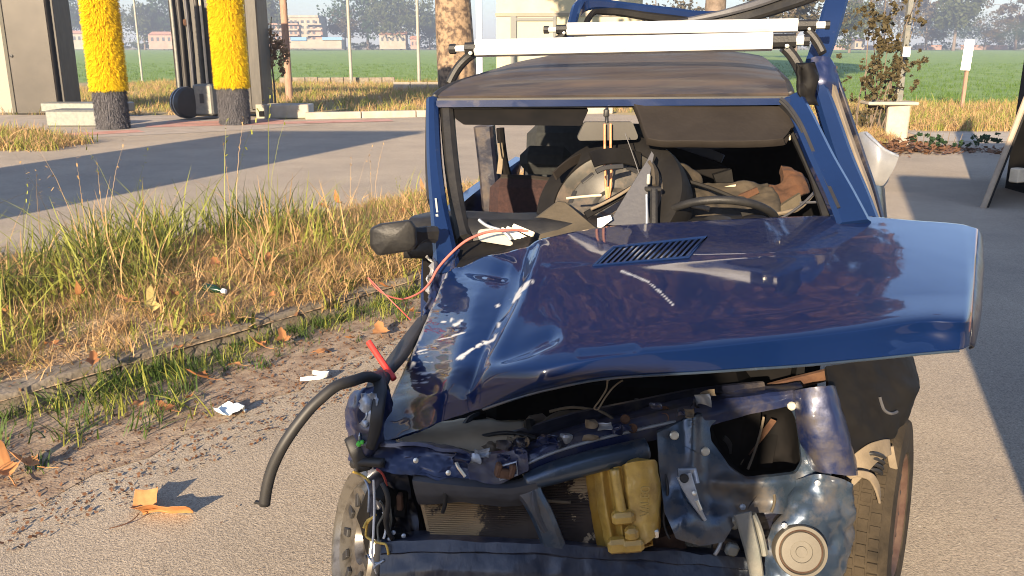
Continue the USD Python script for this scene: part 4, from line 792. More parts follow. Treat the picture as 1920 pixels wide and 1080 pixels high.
part(car, 'seat_belt', strap(PP([(937,268,3.78),(940,290,3.78),(936,326,3.78)]), .022, .006, R_), M['dust'])
# ---- roof bars
def bar(name, a, b, za, zb, i0, i1, Yl, Yr, lab):
    L, R = P(a[0], a[1], Yl), P(b[0], b[1], Yr); d = (R-L)
    bb = thing(name, parent=car, base=(L+R)/2); tag(bb.prim, label=lab)
    s0, s1 = i0, i1
    part(bb, 'tube', strap([L+d*s0, L+d*.5, L+d*s1], .058, .050, (0,.3,1), 6), M['alu'], smooth=30)
    part(bb, 'end_piece', strap([L+d*.012, L+d*.055], .022, .03, (0,.3,1)), M['alu']); part(bb, 'end_piece', strap([L+d*(s1+.055), L+d*.985], .03, .03, (0,.3,1)), M['alu'])
    part(bb, 'end_cap', strap([L-d*.004, L+d*.014], .034, .036, (0,.3,1)), M['plastic']); part(bb, 'end_cap', strap([L+d*.985, L+d*1.0], .036, .036, (0,.3,1)), M['plastic'])
    part(bb, 'clamp', cat([strap([L+d*.045, L+d*(s0+.004)], .04, .05, (0,.3,1)), strap([L+d*(s0-.008)+[0,0,-.02], L+d*.03+[0,0,-.055], L+d*.0+[-.008,-.02,za]], [.05,.05,.035], .03, A_, 14)]), M['plastic'], smooth=30)
    part(bb, 'clamp', cat([strap([L+d*s1, L+d*(s1+.06)], .045, .05, (0,.3,1)), strap([L+d*(s1+.03)+[0,0,-.02], L+d*(s1+.06)+[0,0,-.06], L+d*(s1+.085)+[.0,-.02,zb]], [.06,.07,.05], .035, A_, 14)]), M['plastic'], smooth=30)
    for s_ in (s0-.015, s1+.03): part(bb, 'bolt', lathe([(0,0),(.007,0),(.007,.006),(0,.008)], L+d*s_+[0,-.034,-.016], (0,-1,0), 10), M['bolt'])
bar('roof_bar', (846,92), (1518,76), -.125, -.13, .075, .905, 3.42, 3.12, 'front white roof bar')
bar('roof_bar', (1022,56), (1556,47), -.07, -.12, .085, .895, 4.45, 4.12, 'rear white roof bar')
# ---- raised tailgate
tg = thing('raised_tailgate', parent=car, base=C(1.8,0,1.5)); tag(tg.prim, label='tailgate swung up above the roof, its window frame dark blue')
Yt = 4.95
part(tg, 'frame', strap(PP([(1062,85,4.75),(1070,52,4.85),(1080,22,4.95),(1094,9,5.0),(1120,7,5.02),(1180,14,5.05),(1250,22,5.05),(1325,30,5.05),(1400,26,5.02)]), [.085,.085,.08,.07,.055,.05,.05,.05,.05], .05, (.3,0,1), 50), M['paint'], smooth=40)
part(tg, 'seal', strap(PP([(1098,52,4.86),(1104,34,4.95),(1118,22,4.98),(1150,22,5.0),(1230,33,5.0),(1320,42,5.0)]), [.03,.03,.03,.04,.045,.04], .03, (.2,0,1), 40), M['liner'], smooth=40)
part(tg, 'lower_edge', strap(PP([(1270,46,4.9),(1345,38,4.85),(1420,18,4.75),(1500,-8,4.6),(1580,-40,4.5)]), [.05,.09,.1,.1,.1], .05, (0,.2,1), 30), M['plastic'], smooth=40)
part(tg, 'lower_edge', strap(PP([(1290,38,4.85),(1360,24,4.8),(1430,4,4.7),(1500,-22,4.55)]), [.03,.035,.04,.04], .03, (0,.2,1), 30), M['grey_plastic'], smooth=40)
part(tg, 'side_arm', strap(PP([(1530,120,4.3),(1545,78,4.35),(1560,30,4.4),(1572,-10,4.45),(1590,-70,4.5)]), [.10,.105,.105,.10,.1], .06, (1,0,.3), 24), M['paint'], smooth=40)
# ---- visors, mirror
def rslab(poly, Yf, t, m, name, noise=.0, parent=car, **k):
    pg = Polygon(poly).buffer(-6).buffer(6, quad_segs=5) if k.pop('round', True) else Polygon(poly)
    return part(parent, name, plate(list(pg.exterior.coords)[:-1], Yf, t, noise=noise, **k), M[m], smooth=50)
rslab([(850,199),(1106,201),(1100,214),(1090,236),(870,234),(853,222)], quadY([(850,199,3.05),(1106,201,2.98),(900,236,2.99)]), .022, 'blackmatte', 'sun_visor')
vis = [[P(1186,202,2.93),P(1250,204,2.92),P(1350,205,2.90),P(1440,206,2.87),P(1470,212,2.86)],[P(1196,225,2.89),P(1250,232,2.87),P(1350,230,2.85),P(1450,228,2.83),P(1478,234,2.82)],[P(1205,252,2.84),P(1260,256,2.82),P(1350,257,2.80),P(1450,256,2.78),P(1479,255,2.78)],[P(1212,270,2.8),P(1260,276,2.78),P(1350,277,2.76),P(1450,275,2.74),P(1474,270,2.74)]]
part(car, 'sun_visor', surf(vis, 24, 34, .024, .004, 9), M['visor'], smooth=True)
mr = rslab([(1096,229),(1186,229),(1199,262),(1080,264)], 2.86, .03, 'mirror_back', 'rear_view_mirror', edge=10)
part(mr, 'stem', cat([tube(PP([(1138,204,2.92),(1137,214,2.88),(1138,231,2.86)]), .006, 8, 8), box(P(1137,212,2.87), [.018,.018,.026], None, .004)]), M['black'], smooth=True)
# ---- bonnet
H = [  # columns left -> right, rows rear -> front: (u, v, z)
 [(836,512,.955),(808,580,.885),(775,655,.815),(738,735,.735),(716,795,.685),(704,833,.645)],
 [(868,494,.985),(842,580,.915),(812,660,.845),(784,735,.775),(770,780,.722),(768,812,.69)],
 [(925,480,1.01),(890,580,.948),(862,660,.892),(840,728,.84),(832,762,.80),(830,790,.765)],
 [(978,464,1.028),(938,570,.958),(905,650,.905),(880,722,.86),(876,748,.832),(876,775,.80)],
 [(1003,452,1.045),(962,560,.975),(925,640,.925),(905,712,.882),(905,738,.855),(906,766,.82)],
 [(1080,436,1.052),(1060,540,.995),(1045,625,.945),(1030,692,.908),(1028,710,.89),(1026,729,.862)],
 [(1160,424,1.056),(1148,530,1.0),(1140,615,.955),(1135,672,.925),(1136,686,.908),(1138,708,.878)],
 [(1290,417,1.058),(1290,520,1.005),(1290,600,.962),(1290,657,.934),(1290,672,.917),(1290,698,.887)],
 [(1440,410,1.06),(1445,505,1.01),(1452,585,.97),(1455,640,.942),(1456,656,.924),(1458,687,.892)],
 [(1590,404,1.064),(1600,480,1.022),(1610,560,.985),(1614,620,.957),(1616,638,.938),(1618,673,.905)],
 [(1712,413,1.068),(1722,475,1.032),(1730,550,.997),(1732,605,.968),(1734,622,.948),(1736,661,.914)],
 [(1800,420,1.066),(1806,475,1.034),(1808,550,1.0),(1804,605,.973),(1802,622,.952),(1798,656,.918)],
 [(1834,429,1.06),(1830,480,1.028),(1826,550,.992),(1822,605,.962),(1820,622,.942),(1818,648,.915)]]
HZ = (.006,.014,.03,.034,.034,.031)      # flatter than the first guess of the heights
Hc = np.array([[PZ(q[0], q[1], q[2]+dz*min(1, max(0, (q[0]-880)/160))) for q, dz in zip(col, HZ)] for col in H]).transpose(1,0,2)
NR, NC = 170, 280
for c in range(5, Hc.shape[1]):      # the main panel is nearly flat from the cowl to the fold at the front
    a, b = Hc[0,c], Hc[3,c]
    for r_ in (1, 2):
        d = ray(*H[c][r_][:2]); k = (b[2]-a[2])/(b[1]-a[1]); t = (a[2]-a[1]*k-EYE)/(d[2]-k*d[1]); q = np.array([0,0,EYE])+d*t
        Hc[r_,c] = PZ(*H[c][r_][:2], q[2]+.004)
# spacing of columns by the distance between them, so that the crease stays sharp
tc_ = np.concatenate([[0], np.cumsum([abs(H[i+1][2][0]-H[i][2][0])+14 for i in range(len(H)-1)])]); tr_r = np.array([0,.30,.60,.84,.905,1.0])
hood = PchipInterpolator(tr_r, Hc, axis=0)(np.linspace(0,1,NR)); hood = PchipInterpolator(tc_, hood, axis=1)(np.linspace(0,tc_[-1],NC))
HU, HV = np.zeros((NR,NC)), np.zeros((NR,NC))
def proj(q):
    d = q-np.array([0,0,EYE]); x = d[...,0]; z = d[...,1]*cp-d[...,2]*sp; y = d[...,1]*sp+d[...,2]*cp
    return 960+FPX*x/z, 540-FPX*y/z
HU, HV = proj(hood)
def dist_line(pts):
    L = LineString(pts); best = np.full(HU.shape, 1e9)
    for a, b in zip(pts[:-1], pts[1:]):
        a, b = np.array(a, float), np.array(b, float); d = b-a; t = np.clip(((HU-a[0])*d[0]+(HV-a[1])*d[1])/(d@d), 0, 1)
        best = np.minimum(best, np.hypot(HU-a[0]-t*d[0], HV-a[1]-t*d[1]))
    return best
bumpz = np.zeros(HU.shape)
def dent(pts, w, h): # a crease or dent along a line
    global bumpz
    bumpz += h*np.exp(-(dist_line(pts)/w)**2)
dent([(995,462),(960,560),(905,665),(872,735)], 11, -.010); dent([(1015,470),(985,560),(925,670)], 16, .006)
dent([(930,672),(985,655),(1030,634)], 15, -.010); dent([(935,700),(1000,672),(1060,640)], 24, .004)
dent([(770,770),(815,725)], 9, -.008); dent([(885,715),(910,680)], 8, -.006); dent([(870,500),(940,512)], 14, -.010); dent([(900,478),(960,500)], 12, .006)
dent([(800,640),(870,600)], 16, -.006); dent([(760,715),(830,690)], 14, -.007); dent([(1090,665),(1190,655)], 10, -.004); dent([(750,760),(800,750)], 12, .005)
bumpz += .008*np.clip((HV-0)*0+1,0,1)*np.exp(-((HU-790)/90)**2)*(meshkit.fbm(np.stack([HU/38, HV/14, HU*0], -1), 3, 2)-.5)
bumpz += .0015*(meshkit.fbm(hood*6, 3, 8)-.5)
# raised panel at the rear with a pressed step in front of the vent
stepv = 499-(HU-1030)*.052; inside = np.clip((HU-1000)/25,0,1)*np.clip((1560-HU)/40,0,1)
bumpz += .003*inside/(1+np.exp((HV-stepv)/2.2))
hood[...,2] += bumpz
wear = np.zeros(HU.shape); rw = np.random.default_rng(8)
def scratch(pts, w, a=1.0, br=.5):
    global wear
    q = meshkit.noise(np.stack([HU/5, HV/5, HU*0+len(pts)], -1), 4); wear = np.maximum(wear, a*np.clip(1.6-dist_line(pts)/(w*(.35+br*q*1.6)), 0, 1)*(q > .22))
for pts, w in [([(962,558),(975,540),(995,532)],4.5), ([(970,556),(988,536)],4), ([(930,575),(934,572)],2.5), ([(852,606),(866,598)],3), ([(845,600),(848,597)],2.5), ([(835,603),(828,604)],1.5), ([(858,672),(885,655),(905,640),(925,630)],2.6), ([(925,632),(934,612),(936,600)],2.8), ([(865,672),(870,668)],3),
               ([(756,715),(800,712)],1.5), ([(790,698),(815,692)],2), ([(740,740),(756,738)],2), ([(848,628),(870,622)],2), ([(820,634),(850,630)],1.2), ([(780,660),(800,655)],1.6), ([(770,690),(776,680)],2.4),
               ([(1165,508),(1215,528),(1235,545),(1250,560),(1262,572)],1.7)]: scratch(pts, w)
edge_l = [(836,512),(808,580),(775,655),(738,735),(716,795),(704,833)]; scratch(edge_l, 2.2, .7, .8); scratch([(760,600),(790,590)], 2)
for k in range(26):
    u = rw.uniform(715,800); v = 1000-u*.42-rw.uniform(60,170)+120; l = rw.uniform(6,26); scratch([(u,v),(u+l,v-rw.uniform(0,4))], rw.uniform(.6,1.4), .7)
rust = np.clip(1.4-dist_line([(1834,429),(1828,540),(1820,620)])/3.0, 0, 1)*.9+np.clip(1.3-dist_line([(765,770),(775,764)])/5, 0, 1)*.6
dusty = np.clip((520-HV)/60, 0, 1)*np.clip((1640-HU)/60, 0, 1)*np.clip((HU-990)/30, 0, 1)
M['hood'] = look('bonnet_paint', {'w': ('attribute', {'attribute': 'wear'}), 'r': ('attribute', {'attribute': 'rust'}), 'd': ('attribute', {'attribute': 'dusty'}), 'tc': ('texture_coordinate', {}), 'n': ('noise_texture', {'scale': 60.0, 'detail': 5.0, 'roughness': .7}), 'nr': ('map_range', {'from_min': .35, 'from_max': .8, 'to_min': .0, 'to_max': .30, 'clamp': True}),
    'dm': ('math', {'math_type': 'multiply'}), 'm0': ('mix_color', {'a': (.002,.0095,.046), 'b': (.10,.08,.065)}), 'm1': ('mix_color', {'b': (.36,.37,.39)}), 'm2': ('mix_color', {'b': (.38,.16,.08)}),
    'mc': ('map_range', {'from_min': 0.0, 'from_max': 1.0, 'to_min': 1.0, 'to_max': 0.0}), 'n2': ('noise_texture', {'scale': 900.0, 'detail': 2.0}), 'cb': ('bump', {'strength': .25, 'distance': .0006}),
    'mr': ('map_range', {'from_min': 0.0, 'from_max': 1.0, 'to_min': .36, 'to_max': .7}), 'cr': ('map_range', {'from_min': .3, 'from_max': .8, 'to_min': .025, 'to_max': .07}), 'p': ('principled_bsdf', {'metallic': 0.0, 'specular_ior_level': .08, 'coat_weight': 1.0, 'coat_ior': 1.5})},
    [('tc.object','n.vector'), ('n.fac','nr.value'), ('nr.result','dm.value1'), ('d.fac','dm.value2'), ('dm.value','m0.fac'), ('m0.result','m1.a'), ('w.fac','m1.fac'), ('m1.result','m2.a'), ('r.fac','m2.fac'), ('m2.result','p.base_color'),
     ('w.fac','mc.value'), ('mc.result','p.coat_weight'), ('w.fac','mr.value'), ('mr.result','p.roughness'), ('n.fac','cr.value'), ('cr.result','p.coat_roughness')])
hm = thicken(hood, -.006); two = lambda a: np.concatenate([a.ravel(), a.ravel()])
# the vent opening: cells of the sheet inside the grille outline are cut out
vent = [(1113,498),(1150,463),(1326,444),(1290,482)]; VP = Polygon(vent)
hv, hf = arr(hm); hu_, hvv = proj(hv); cu, cv_ = hu_[hf].mean(1), hvv[hf].mean(1)
import shapely
inv = shapely.contains_xy(VP, cu, cv_)
hd_ = part(car, 'bonnet', (hv, hf[~inv]), M['hood'], smooth=True, attr={'wear': two(wear), 'rust': two(rust), 'dusty': two(dusty)})
def hoodz(u, v, dz=0.0):
    k = np.argmin((HU-u)**2+(HV-v)**2); return PZ(u, v, float(hood.reshape(-1,3)[k,2])+dz)
vg = part(hd_, 'vent_frame', tube([hoodz(*q, .001) for q in vent+vent[:1]], .004, 6), M['paint'], smooth=True)
for i in range(15):
    t = (i+.5)/15; a = np.array(vent[0])*(1-t)+np.array(vent[3])*t; b = np.array(vent[1])*(1-t)+np.array(vent[2])*t
    part(hd_, 'vent_slat', strap([hoodz(*a, -.001), hoodz(*b, -.001)], .0065, .005, (1,0,0)), M['paint'])
part(hd_, 'vent_backing', surf([[hoodz(*vent[1], -.05), hoodz(*vent[2], -.05)],[hoodz(*vent[0], -.05), hoodz(*vent[3], -.05)]], 2, 2, .003), M['blackmatte'])
# bright rolled lips of the front edge and the right-hand flange
part(hd_, 'front_lip', tube([PZ(u, v, z+.031*min(1, max(0, (u-880)/160))) for u, v, z in [(906,768,.818),(1026,731,.86),(1138,710,.876),(1290,700,.885),(1458,689,.890),(1618,675,.903),(1736,663,.912),(1798,658,.916)]], .003, 8, 60), M['steel_blue'], smooth=True)
part(hd_, 'side_flange', surf([[PZ(1834,428,1.06),PZ(1831,480,1.03),PZ(1827,550,.994),PZ(1823,605,.964),PZ(1819,646,.917)],[PZ(1842,440,1.045),PZ(1843,500,1.005),PZ(1842,560,.965),PZ(1836,615,.93),PZ(1826,652,.905)],[PZ(1838,450,1.02),PZ(1838,505,.98),PZ(1836,565,.94),PZ(1830,618,.91),PZ(1818,655,.895)]], 10, 40, .004, .003, 20), M['paint_dark'], smooth=True)
# ---- cowl and what is left of the dashboard on the left
part(car, 'cowl', surf([[P(838,470,2.62),P(900,462,2.66),P(960,455,2.66),P(1005,450,2.62)],[P(842,492,2.56),P(900,482,2.58),P(955,474,2.58),P(1000,462,2.55)],[P(846,530,2.48),P(905,510,2.46),P(960,495,2.46),P(1000,480,2.45)]], 14, 30, .02, .02, 14), M['liner'], smooth=True)
part(car, 'dashboard', surf([[C(-.12,-.60,.97),C(-.15,0,.99),C(-.12,.58,1.0)],[C(-.32,-.6,.99),C(-.34,0,1.0),C(-.32,.58,1.0)],[C(-.38,-.6,.9),C(-.38,0,.9),C(-.38,.58,.9)]], 12, 24, .03, .012, 10), M['plastic'], smooth=True)
part(car, 'dashboard', box(C(-.2,0,.83), [1.16,.2,.24], rotz(-.21), .02), M['blackmatte'])
rslab([(893,436),(935,424),(978,446),(968,463),(900,452)], quadY([(893,436,2.66),(935,424,2.72),(968,463,2.58)]), .03, 'cream', 'heater_housing', edge=10)
for a, b in (((950,428),(992,452)), ((940,430),(982,456)), ((962,424),(1000,440))):
    part(car, 'loose_strip', strap(PP([(*a, 2.66), (*b, 2.60)]), .016, .006, (.5,.3,1)), M['cream'])
part(car, 'loose_strip', tube(PP([(898,412,2.66),(915,424,2.64),(940,432,2.62),(958,450,2.6)]), .005, 6, 12), M['lightmetal'])
part(car, 'loose_wire', tube(PP([(1000,436,2.62),(960,431,2.60),(920,434,2.58),(880,448,2.54),(845,476,2.5),(820,505,2.46),(806,530,2.42),(788,548,2.38),(760,560,2.34),(722,552,2.3),(690,522,2.28)]), [.0042,.0042,.0038,.003,.0015], 6, 60), M['pinkwire'], smooth=True)
part(car, 'loose_wire', tube(PP([(690,520,2.28),(715,545,2.26),(745,575,2.24),(770,600,2.2)]), .0016, 5, 20), M['redwire'])
# crumpled left wing between pillar and bonnet
part(car, 'crushed_wing', surf([[P(812,470,2.60),P(838,466,2.62),P(862,478,2.58)],[P(808,520,2.48),P(836,520,2.5),P(858,512,2.48)],[P(800,570,2.36),P(820,575,2.38),P(845,560,2.4)],[P(785,625,2.22),P(800,630,2.22),P(815,615,2.25)],[P(758,690,2.05),P(772,690,2.08),P(785,690,2.1)]], 40, 22, .008, .03, 26, 3), M['paint_dirty'], smooth=45)
part(car, 'crushed_wing', surf([[P(804+i*12+4*math.sin(j*2.1), 478+j*22, 2.56-j*.03+.03*((i+j) % 2)) for i in range(4)] for j in range(5)], 30, 20, .004, .03, 34, 5), M['silver'], smooth=40)
part(car, 'wing_edge', strap(PP([(795,598,2.30),(770,635,2.18),(740,678,2.05),(712,712,1.94),(700,745,1.86)]), [.04,.055,.06,.06,.05], .02, (1,.2,.5), 30), M['black'], smooth=True)
part(car, 'indicator_stalk', tube(PP([(691,641,2.0),(714,675,1.97),(739,711,1.93)]), .0075, 8), M['red'], smooth=True)
# ---- wing mirror
def tap(poly, Y0, t, m, name, parent=car, shrink=8):
    a, b = Polygon(poly).buffer(-10).buffer(10, quad_segs=4), None
    pts = np.array(a.exterior.coords)[:-1]; c = pts.mean(0)
    v = np.vstack([[P(*(c+(q-c)*s), Y0+o) for q in pts] for o, s in ((0,.86),(.02,.97),(t*.5,1.0),(t*.9,.95),(t,.8))]); k = len(pts)
    f = [[i*k+j, i*k+(j+1) % k, (i+1)*k+(j+1) % k, (i+1)*k+j] for i in range(4) for j in range(k)]
    v = np.vstack([v, v[:k].mean(0), v[-k:].mean(0)]); f = np.vstack([np.array(f)[:, [0,1,2]], np.array(f)[:, [0,2,3]], [[5*k,(j+1) % k,j] for j in range(k)], [[5*k+1,4*k+j,4*k+(j+1) % k] for j in range(k)]])
    return part(parent, name, (v, f), M[m], smooth=True)
wm = tap([(693,428),(712,419),(770,411),(780,425),(783,458),(774,470),(708,480),(694,462)], 2.42, .1, 'plastic', 'wing_mirror')
part(wm, 'mirror_arm', strap(PP([(772,446,2.49),(792,440,2.52),(815,440,2.55)]), [.07,.045,.05], .04, (0,0,1), 8), M['plastic'], smooth=40)
# ---- front: slam panel, lock plate, reinforcement, radiator, tank
def band(cols, nr, nc, t, m, name, noise=.004, ns=18, seed=1, parent=car, lin=True, **k):
    return part(parent, name, surf(np.array([[P(*q) for q in col] for col in cols]).transpose(1,0,2), nr, nc, t, noise, ns, seed, lin), M[m], smooth=28 if lin else 45, **k)
sp1 = band([[(975,848,1.88),(978,858,1.81),(984,872,1.80),(988,890,1.80)],[(1050,815,1.90),(1052,826,1.83),(1056,842,1.82),(1060,862,1.82)],[(1150,784,1.93),(1152,797,1.86),(1156,815,1.85),(1160,838,1.85)],[(1260,757,1.97),(1262,771,1.9),(1266,790,1.89),(1270,812,1.89)],[(1380,738,2.0),(1384,750,1.94),(1388,764,1.93),(1392,778,1.93)],[(1500,722,2.04),(1506,733,1.98),(1510,742,1.98),(1512,752,1.98)]], 20, 90, .008, 'paint_dirty', 'slam_panel', .006)
part(sp1, 'panel_edge', tube(PP([(984,872,1.795),(1056,842,1.815),(1156,815,1.845),(1266,790,1.885)]), .004, 6, 40), M['lightmetal'], smooth=True)
part(sp1, 'upper_rail', strap(PP([(960,822,1.94),(1010,808,1.92),(1100,782,1.93),(1200,762,1.96),(1330,738,2.0),(1430,728,2.03)]), .03, .035, (0,1,0), 40), M['paint_dark'], smooth=40)
for u, v, Y in ((1172,786,1.86),(1245,783,1.885),(1186,803,1.845),(1246,770,1.9)): part(sp1, 'rust_hole', lathe([(0,0),(.008,0),(.011,.003),(.011,-.004)], P(u, v, Y), (0,-1,.4), 12), M['rust'])
part(car, 'torn_foil', surf([[P(905+i*16+5*math.sin(j*2), 838-i*4.5+j*14-6*math.sin(i*2.3), 1.86+.02*((i+j) % 2)) for i in range(6)] for j in range(3)], 20, 40, .003, .018, 40, 9), M['dust'], smooth=40)
sl = rslab([(688,836),(770,836),(868,850),(930,872),(926,902),(850,906),(770,890),(700,882)], quadY([(688,836,1.83),(930,872,1.80),(770,890,1.785)]), .010, 'paint_dirty', 'slam_panel', .010, nscale=22, edge=7, round=False)
tag(sl.prim, label='crushed left end of the slam panel')
part(sl, 'top_flange', surf([[P(686,834,1.93),P(770,832,1.92),P(870,846,1.90),P(932,868,1.88)],[P(688,838,1.825),P(770,838,1.81),P(868,852,1.80),P(930,873,1.795)]], 6, 40, .008, .008, 26), M['paint_dirty'], smooth=20)
for u, v in ((780,863),(841,886)): part(sl, 'bolt', lathe([(0,0),(.006,0),(.006,.005),(0,.007)], P(u, v, 1.775), (0,-1,.3), 10), M['bolt'])
part(sl, 'bright_tear', tube(PP([(856,868,1.765),(862,880,1.755),(872,893,1.755)]), .004, 6, 8), M['bolt'])
lk = rslab([(876,866),(920,852),(988,842),(992,884),(930,912),(880,904)], quadY([(876,866,1.79),(988,842,1.79),(930,912,1.77)]), .012, 'paint_dirty', 'lock_plate', .006)
part(lk, 'latch', cat([box(P(u, v, 1.762), s_, rotz(.2)@roty(.25), .003) for u, v, s_ in ((946,888,(.034,.012,.022)),(934,880,(.012,.02,.03)),(960,882,(.012,.02,.03)))]), M['rust'])
part(lk, 'latch_rim', tube(PP([(932,876,1.765),(968,866,1.765),(970,890,1.762),(938,900,1.76),(932,876,1.765)]), .0025, 6), M['lightmetal'])
part(car, 'reinforcement_tube', tube(PP([(985,905,1.78),(1040,886,1.79),(1110,866,1.805),(1175,850,1.82),(1212,840,1.83)]), [.020,.026,.027,.026,.024], 14, 30), M['steel_blue'], smooth=True)
band([[(772,882,1.82),(776,900,1.79),(780,922,1.80),(786,940,1.83)],[(830,892,1.80),(834,908,1.77),(838,926,1.78),(844,936,1.81)],[(890,900,1.79),(894,914,1.76),(898,928,1.77),(902,938,1.8)],[(940,908,1.79),(945,918,1.76),(952,932,1.77),(960,945,1.8)],[(1000,898,1.79),(1005,906,1.77),(1010,920,1.78),(1014,930,1.81)]], 16, 50, .008, 'grey_plastic', 'grille_support', .006)
part(car, 'centre_brace', strap(PP([(985,908,1.78),(1000,935,1.77),(1016,965,1.765),(1030,1000,1.76),(1042,1040,1.76)]), [.07,.05,.05,.05,.06], .03, (1,0,.3), 26), M['steel_blue'], smooth=40)
part(car, 'centre_brace', strap(PP([(1010,915,1.775),(1000,930,1.76),(1005,960,1.75),(1022,995,1.75)]), .014, .02, (1,0,.3), 20), M['grey_plastic'], smooth=40)
rd = part(car, 'radiator', plate([(782,922),(1000,930),(1040,1022),(1000,1014),(840,1004),(800,996)], quadY([(782,922,1.86),(1000,930,1.84),(800,996,1.83)]), .03, noise=.004), M['fins_dusty'], label='left half of the radiator')
rd2 = part(car, 'radiator', plate([(1008,905),(1118,872),(1150,1034),(1050,1024),(1010,960)], quadY([(1008,905,1.86),(1118,872,1.86),(1050,1024,1.82)]), .03, noise=.004), M['fins'], label='right half of the radiator')
for k in range(19):
    v = 928+k*4.0; part(rd, 'fin', strap(PP([(790+k*.9, v, 1.852-k*.0014), (996+min(k*2.0,30), v+5, 1.832-k*.001)]), .003, .006, (0,0,1)), M['fins_dusty'])
for k in range(26):
    v = 892+k*5; part(rd2, 'fin', strap(PP([(1012+max(0,(k-10))*1.8, v+4, 1.852-k*.0012), (1122+k*1.1, v-2, 1.850-k*.0012)]), .003, .006, (0,0,1)), M['fins'])
part(rd2, 'crossbar', tube(PP([(1016,938,1.835),(1070,942,1.835)]), .004, 6), M['dust'])
part(car, 'radiator_shroud', plate([(700,900),(790,915),(806,1000),(850,1012),(840,1040),(690,1040),(670,960)], 1.95, .05, noise=.02), M['blackmatte'])
tn = band([[(1114,890,1.83),(1122,960,1.81),(1140,1036,1.78)],[(1128,884,1.80),(1138,960,1.78),(1154,1036,1.76)],[(1140,880,1.815),(1150,960,1.795),(1164,1036,1.77)],[(1152,876,1.79),(1162,960,1.77),(1172,1034,1.75)],[(1166,872,1.80),(1172,960,1.78),(1182,1034,1.76)],[(1172,870,1.78),(1182,955,1.76),(1192,1030,1.74)],[(1200,864,1.775),(1210,950,1.755),(1214,1018,1.735)],[(1222,862,1.785),(1230,940,1.765),(1230,1005,1.745)],[(1232,866,1.83),(1240,940,1.81),(1236,1000,1.79)]], 50, 80, -.05, 'yellow_tank', 'coolant_tank', .003, 30, lin=False)
part(tn, 'tank_neck', cat([box(P(1168,970,1.755), [.05,.03,.03], roty(-.1), .008), box(P(1158,1022,1.74), [.045,.03,.035], roty(-.1), .008), box(P(1186,1022,1.735), [.05,.03,.03], roty(-.1), .008), box(P(1184,1000,1.74), [.03,.03,.03], roty(-.1), .008)]), M['yellow_tank'])
part(tn, 'rib', tube(PP([(1152,880,1.782),(1160,930,1.77),(1166,960,1.762)]), [.011,.011,.012], 10, 12), M['yellow_tank'], smooth=True)
try:
    tv, tf = arr(meshkit.text_mesh('VALEO', .019, .002))
    b0 = P(1216, 968, 1.735); F = np.stack([np.array([-.04,-.2,1.0])/np.linalg.norm([.04,.2,1.0]), np.array([-1,.0,-.04]), np.array([0,-1,-.2])/np.linalg.norm([0,1,.2])], 1)
    part(tn, 'lettering', (tv@F.T+b0, tf), M['tank_text'])
except Exception as e: print('no lettering', e)
part(tn, 'overflow_tap', box(P(1230,1000,1.75), [.012,.014,.02], None, .003), M['bolt'])
part(car, 'rust_shelf', plate([(1160,1022),(1275,1000),(1290,1032),(1150,1040)], 1.84, .04, noise=.006), M['rust'])
rt = np.random.default_rng(19)
for k in range(26):      # torn flakes, clips and cables along the front
    u = rt.uniform(850, 1330); v = 880-(u-850)*.27+rt.uniform(-22, 14); w_ = rt.uniform(5, 15); h_ = rt.uniform(4, 10); Y = 1.775+(u-850)/480*.09
    q = [[P(u+w_*(i-1)+rt.normal(0,2), v+h_*(j-1)+rt.normal(0,2), Y+rt.normal(0,.008)) for i in range(3)] for j in range(3)]
    part(car, 'torn_flake', surf(q, 8, 8, .002, .004, 40, k), M[('paint_dirty','lightmetal','paint_dark','paint_dirty','dust')[k % 5]], smooth=20)
for k, pts in enumerate([[(870,835,1.93),(905,818,1.92),(960,812,1.9),(1005,822,1.88)], [(1030,772,1.96),(1080,764,1.95),(1120,770,1.93),(1150,786,1.9)], [(1190,750,2.0),(1240,756,1.97),(1280,748,1.98),(1330,752,1.98)], [(1240,870,1.84),(1252,920,1.80),(1244,970,1.79),(1256,1010,1.77)], [(1340,985,1.83),(1352,1010,1.80),(1340,1040,1.79)], [(1440,900,1.90),(1452,930,1.86),(1446,960,1.84)], [(820,905,1.78),(835,930,1.775),(830,960,1.80)]]):
    part(car, 'cable', tube(PP(pts), .0035 if k % 2 else .005, 6, 24), M[('black','dust','plastic','black','lightmetal','olive','black')[k]], smooth=True)
for u, v, Y in ((1246,838,1.85),(1392,950,1.84),(1560,905,1.87),(1532,905,1.86),(1470,985,1.82)): part(car, 'bolt', lathe([(0,0),(.007,0),(.007,.005),(0,.007)], P(u, v, Y), (0,-1,.3), 8), M['lightmetal'])
# bumper beam
band([[(715,1012,1.90),(716,1028,1.78),(716,1034,1.785),(716,1075,1.76),(716,1150,1.74)],[(850,1006,1.88),(850,1024,1.755),(850,1030,1.765),(850,1070,1.735),(850,1150,1.715)],[(1000,1012,1.87),(1000,1028,1.745),(1000,1035,1.755),(1000,1075,1.725),(1000,1150,1.70)],[(1100,1026,1.87),(1100,1036,1.75),(1100,1042,1.76),(1100,1078,1.73),(1100,1150,1.71)],[(1220,1030,1.88),(1220,1042,1.76),(1220,1048,1.77),(1220,1082,1.74),(1220,1150,1.72)],[(1345,1040,1.9),(1345,1052,1.79),(1345,1058,1.8),(1345,1090,1.77),(1345,1150,1.75)],[(1420,1050,1.95),(1420,1060,1.85),(1420,1066,1.86),(1420,1096,1.83),(1420,1150,1.81)]], 40, 120, .012, 'bumper', 'bumper', .008, 14)
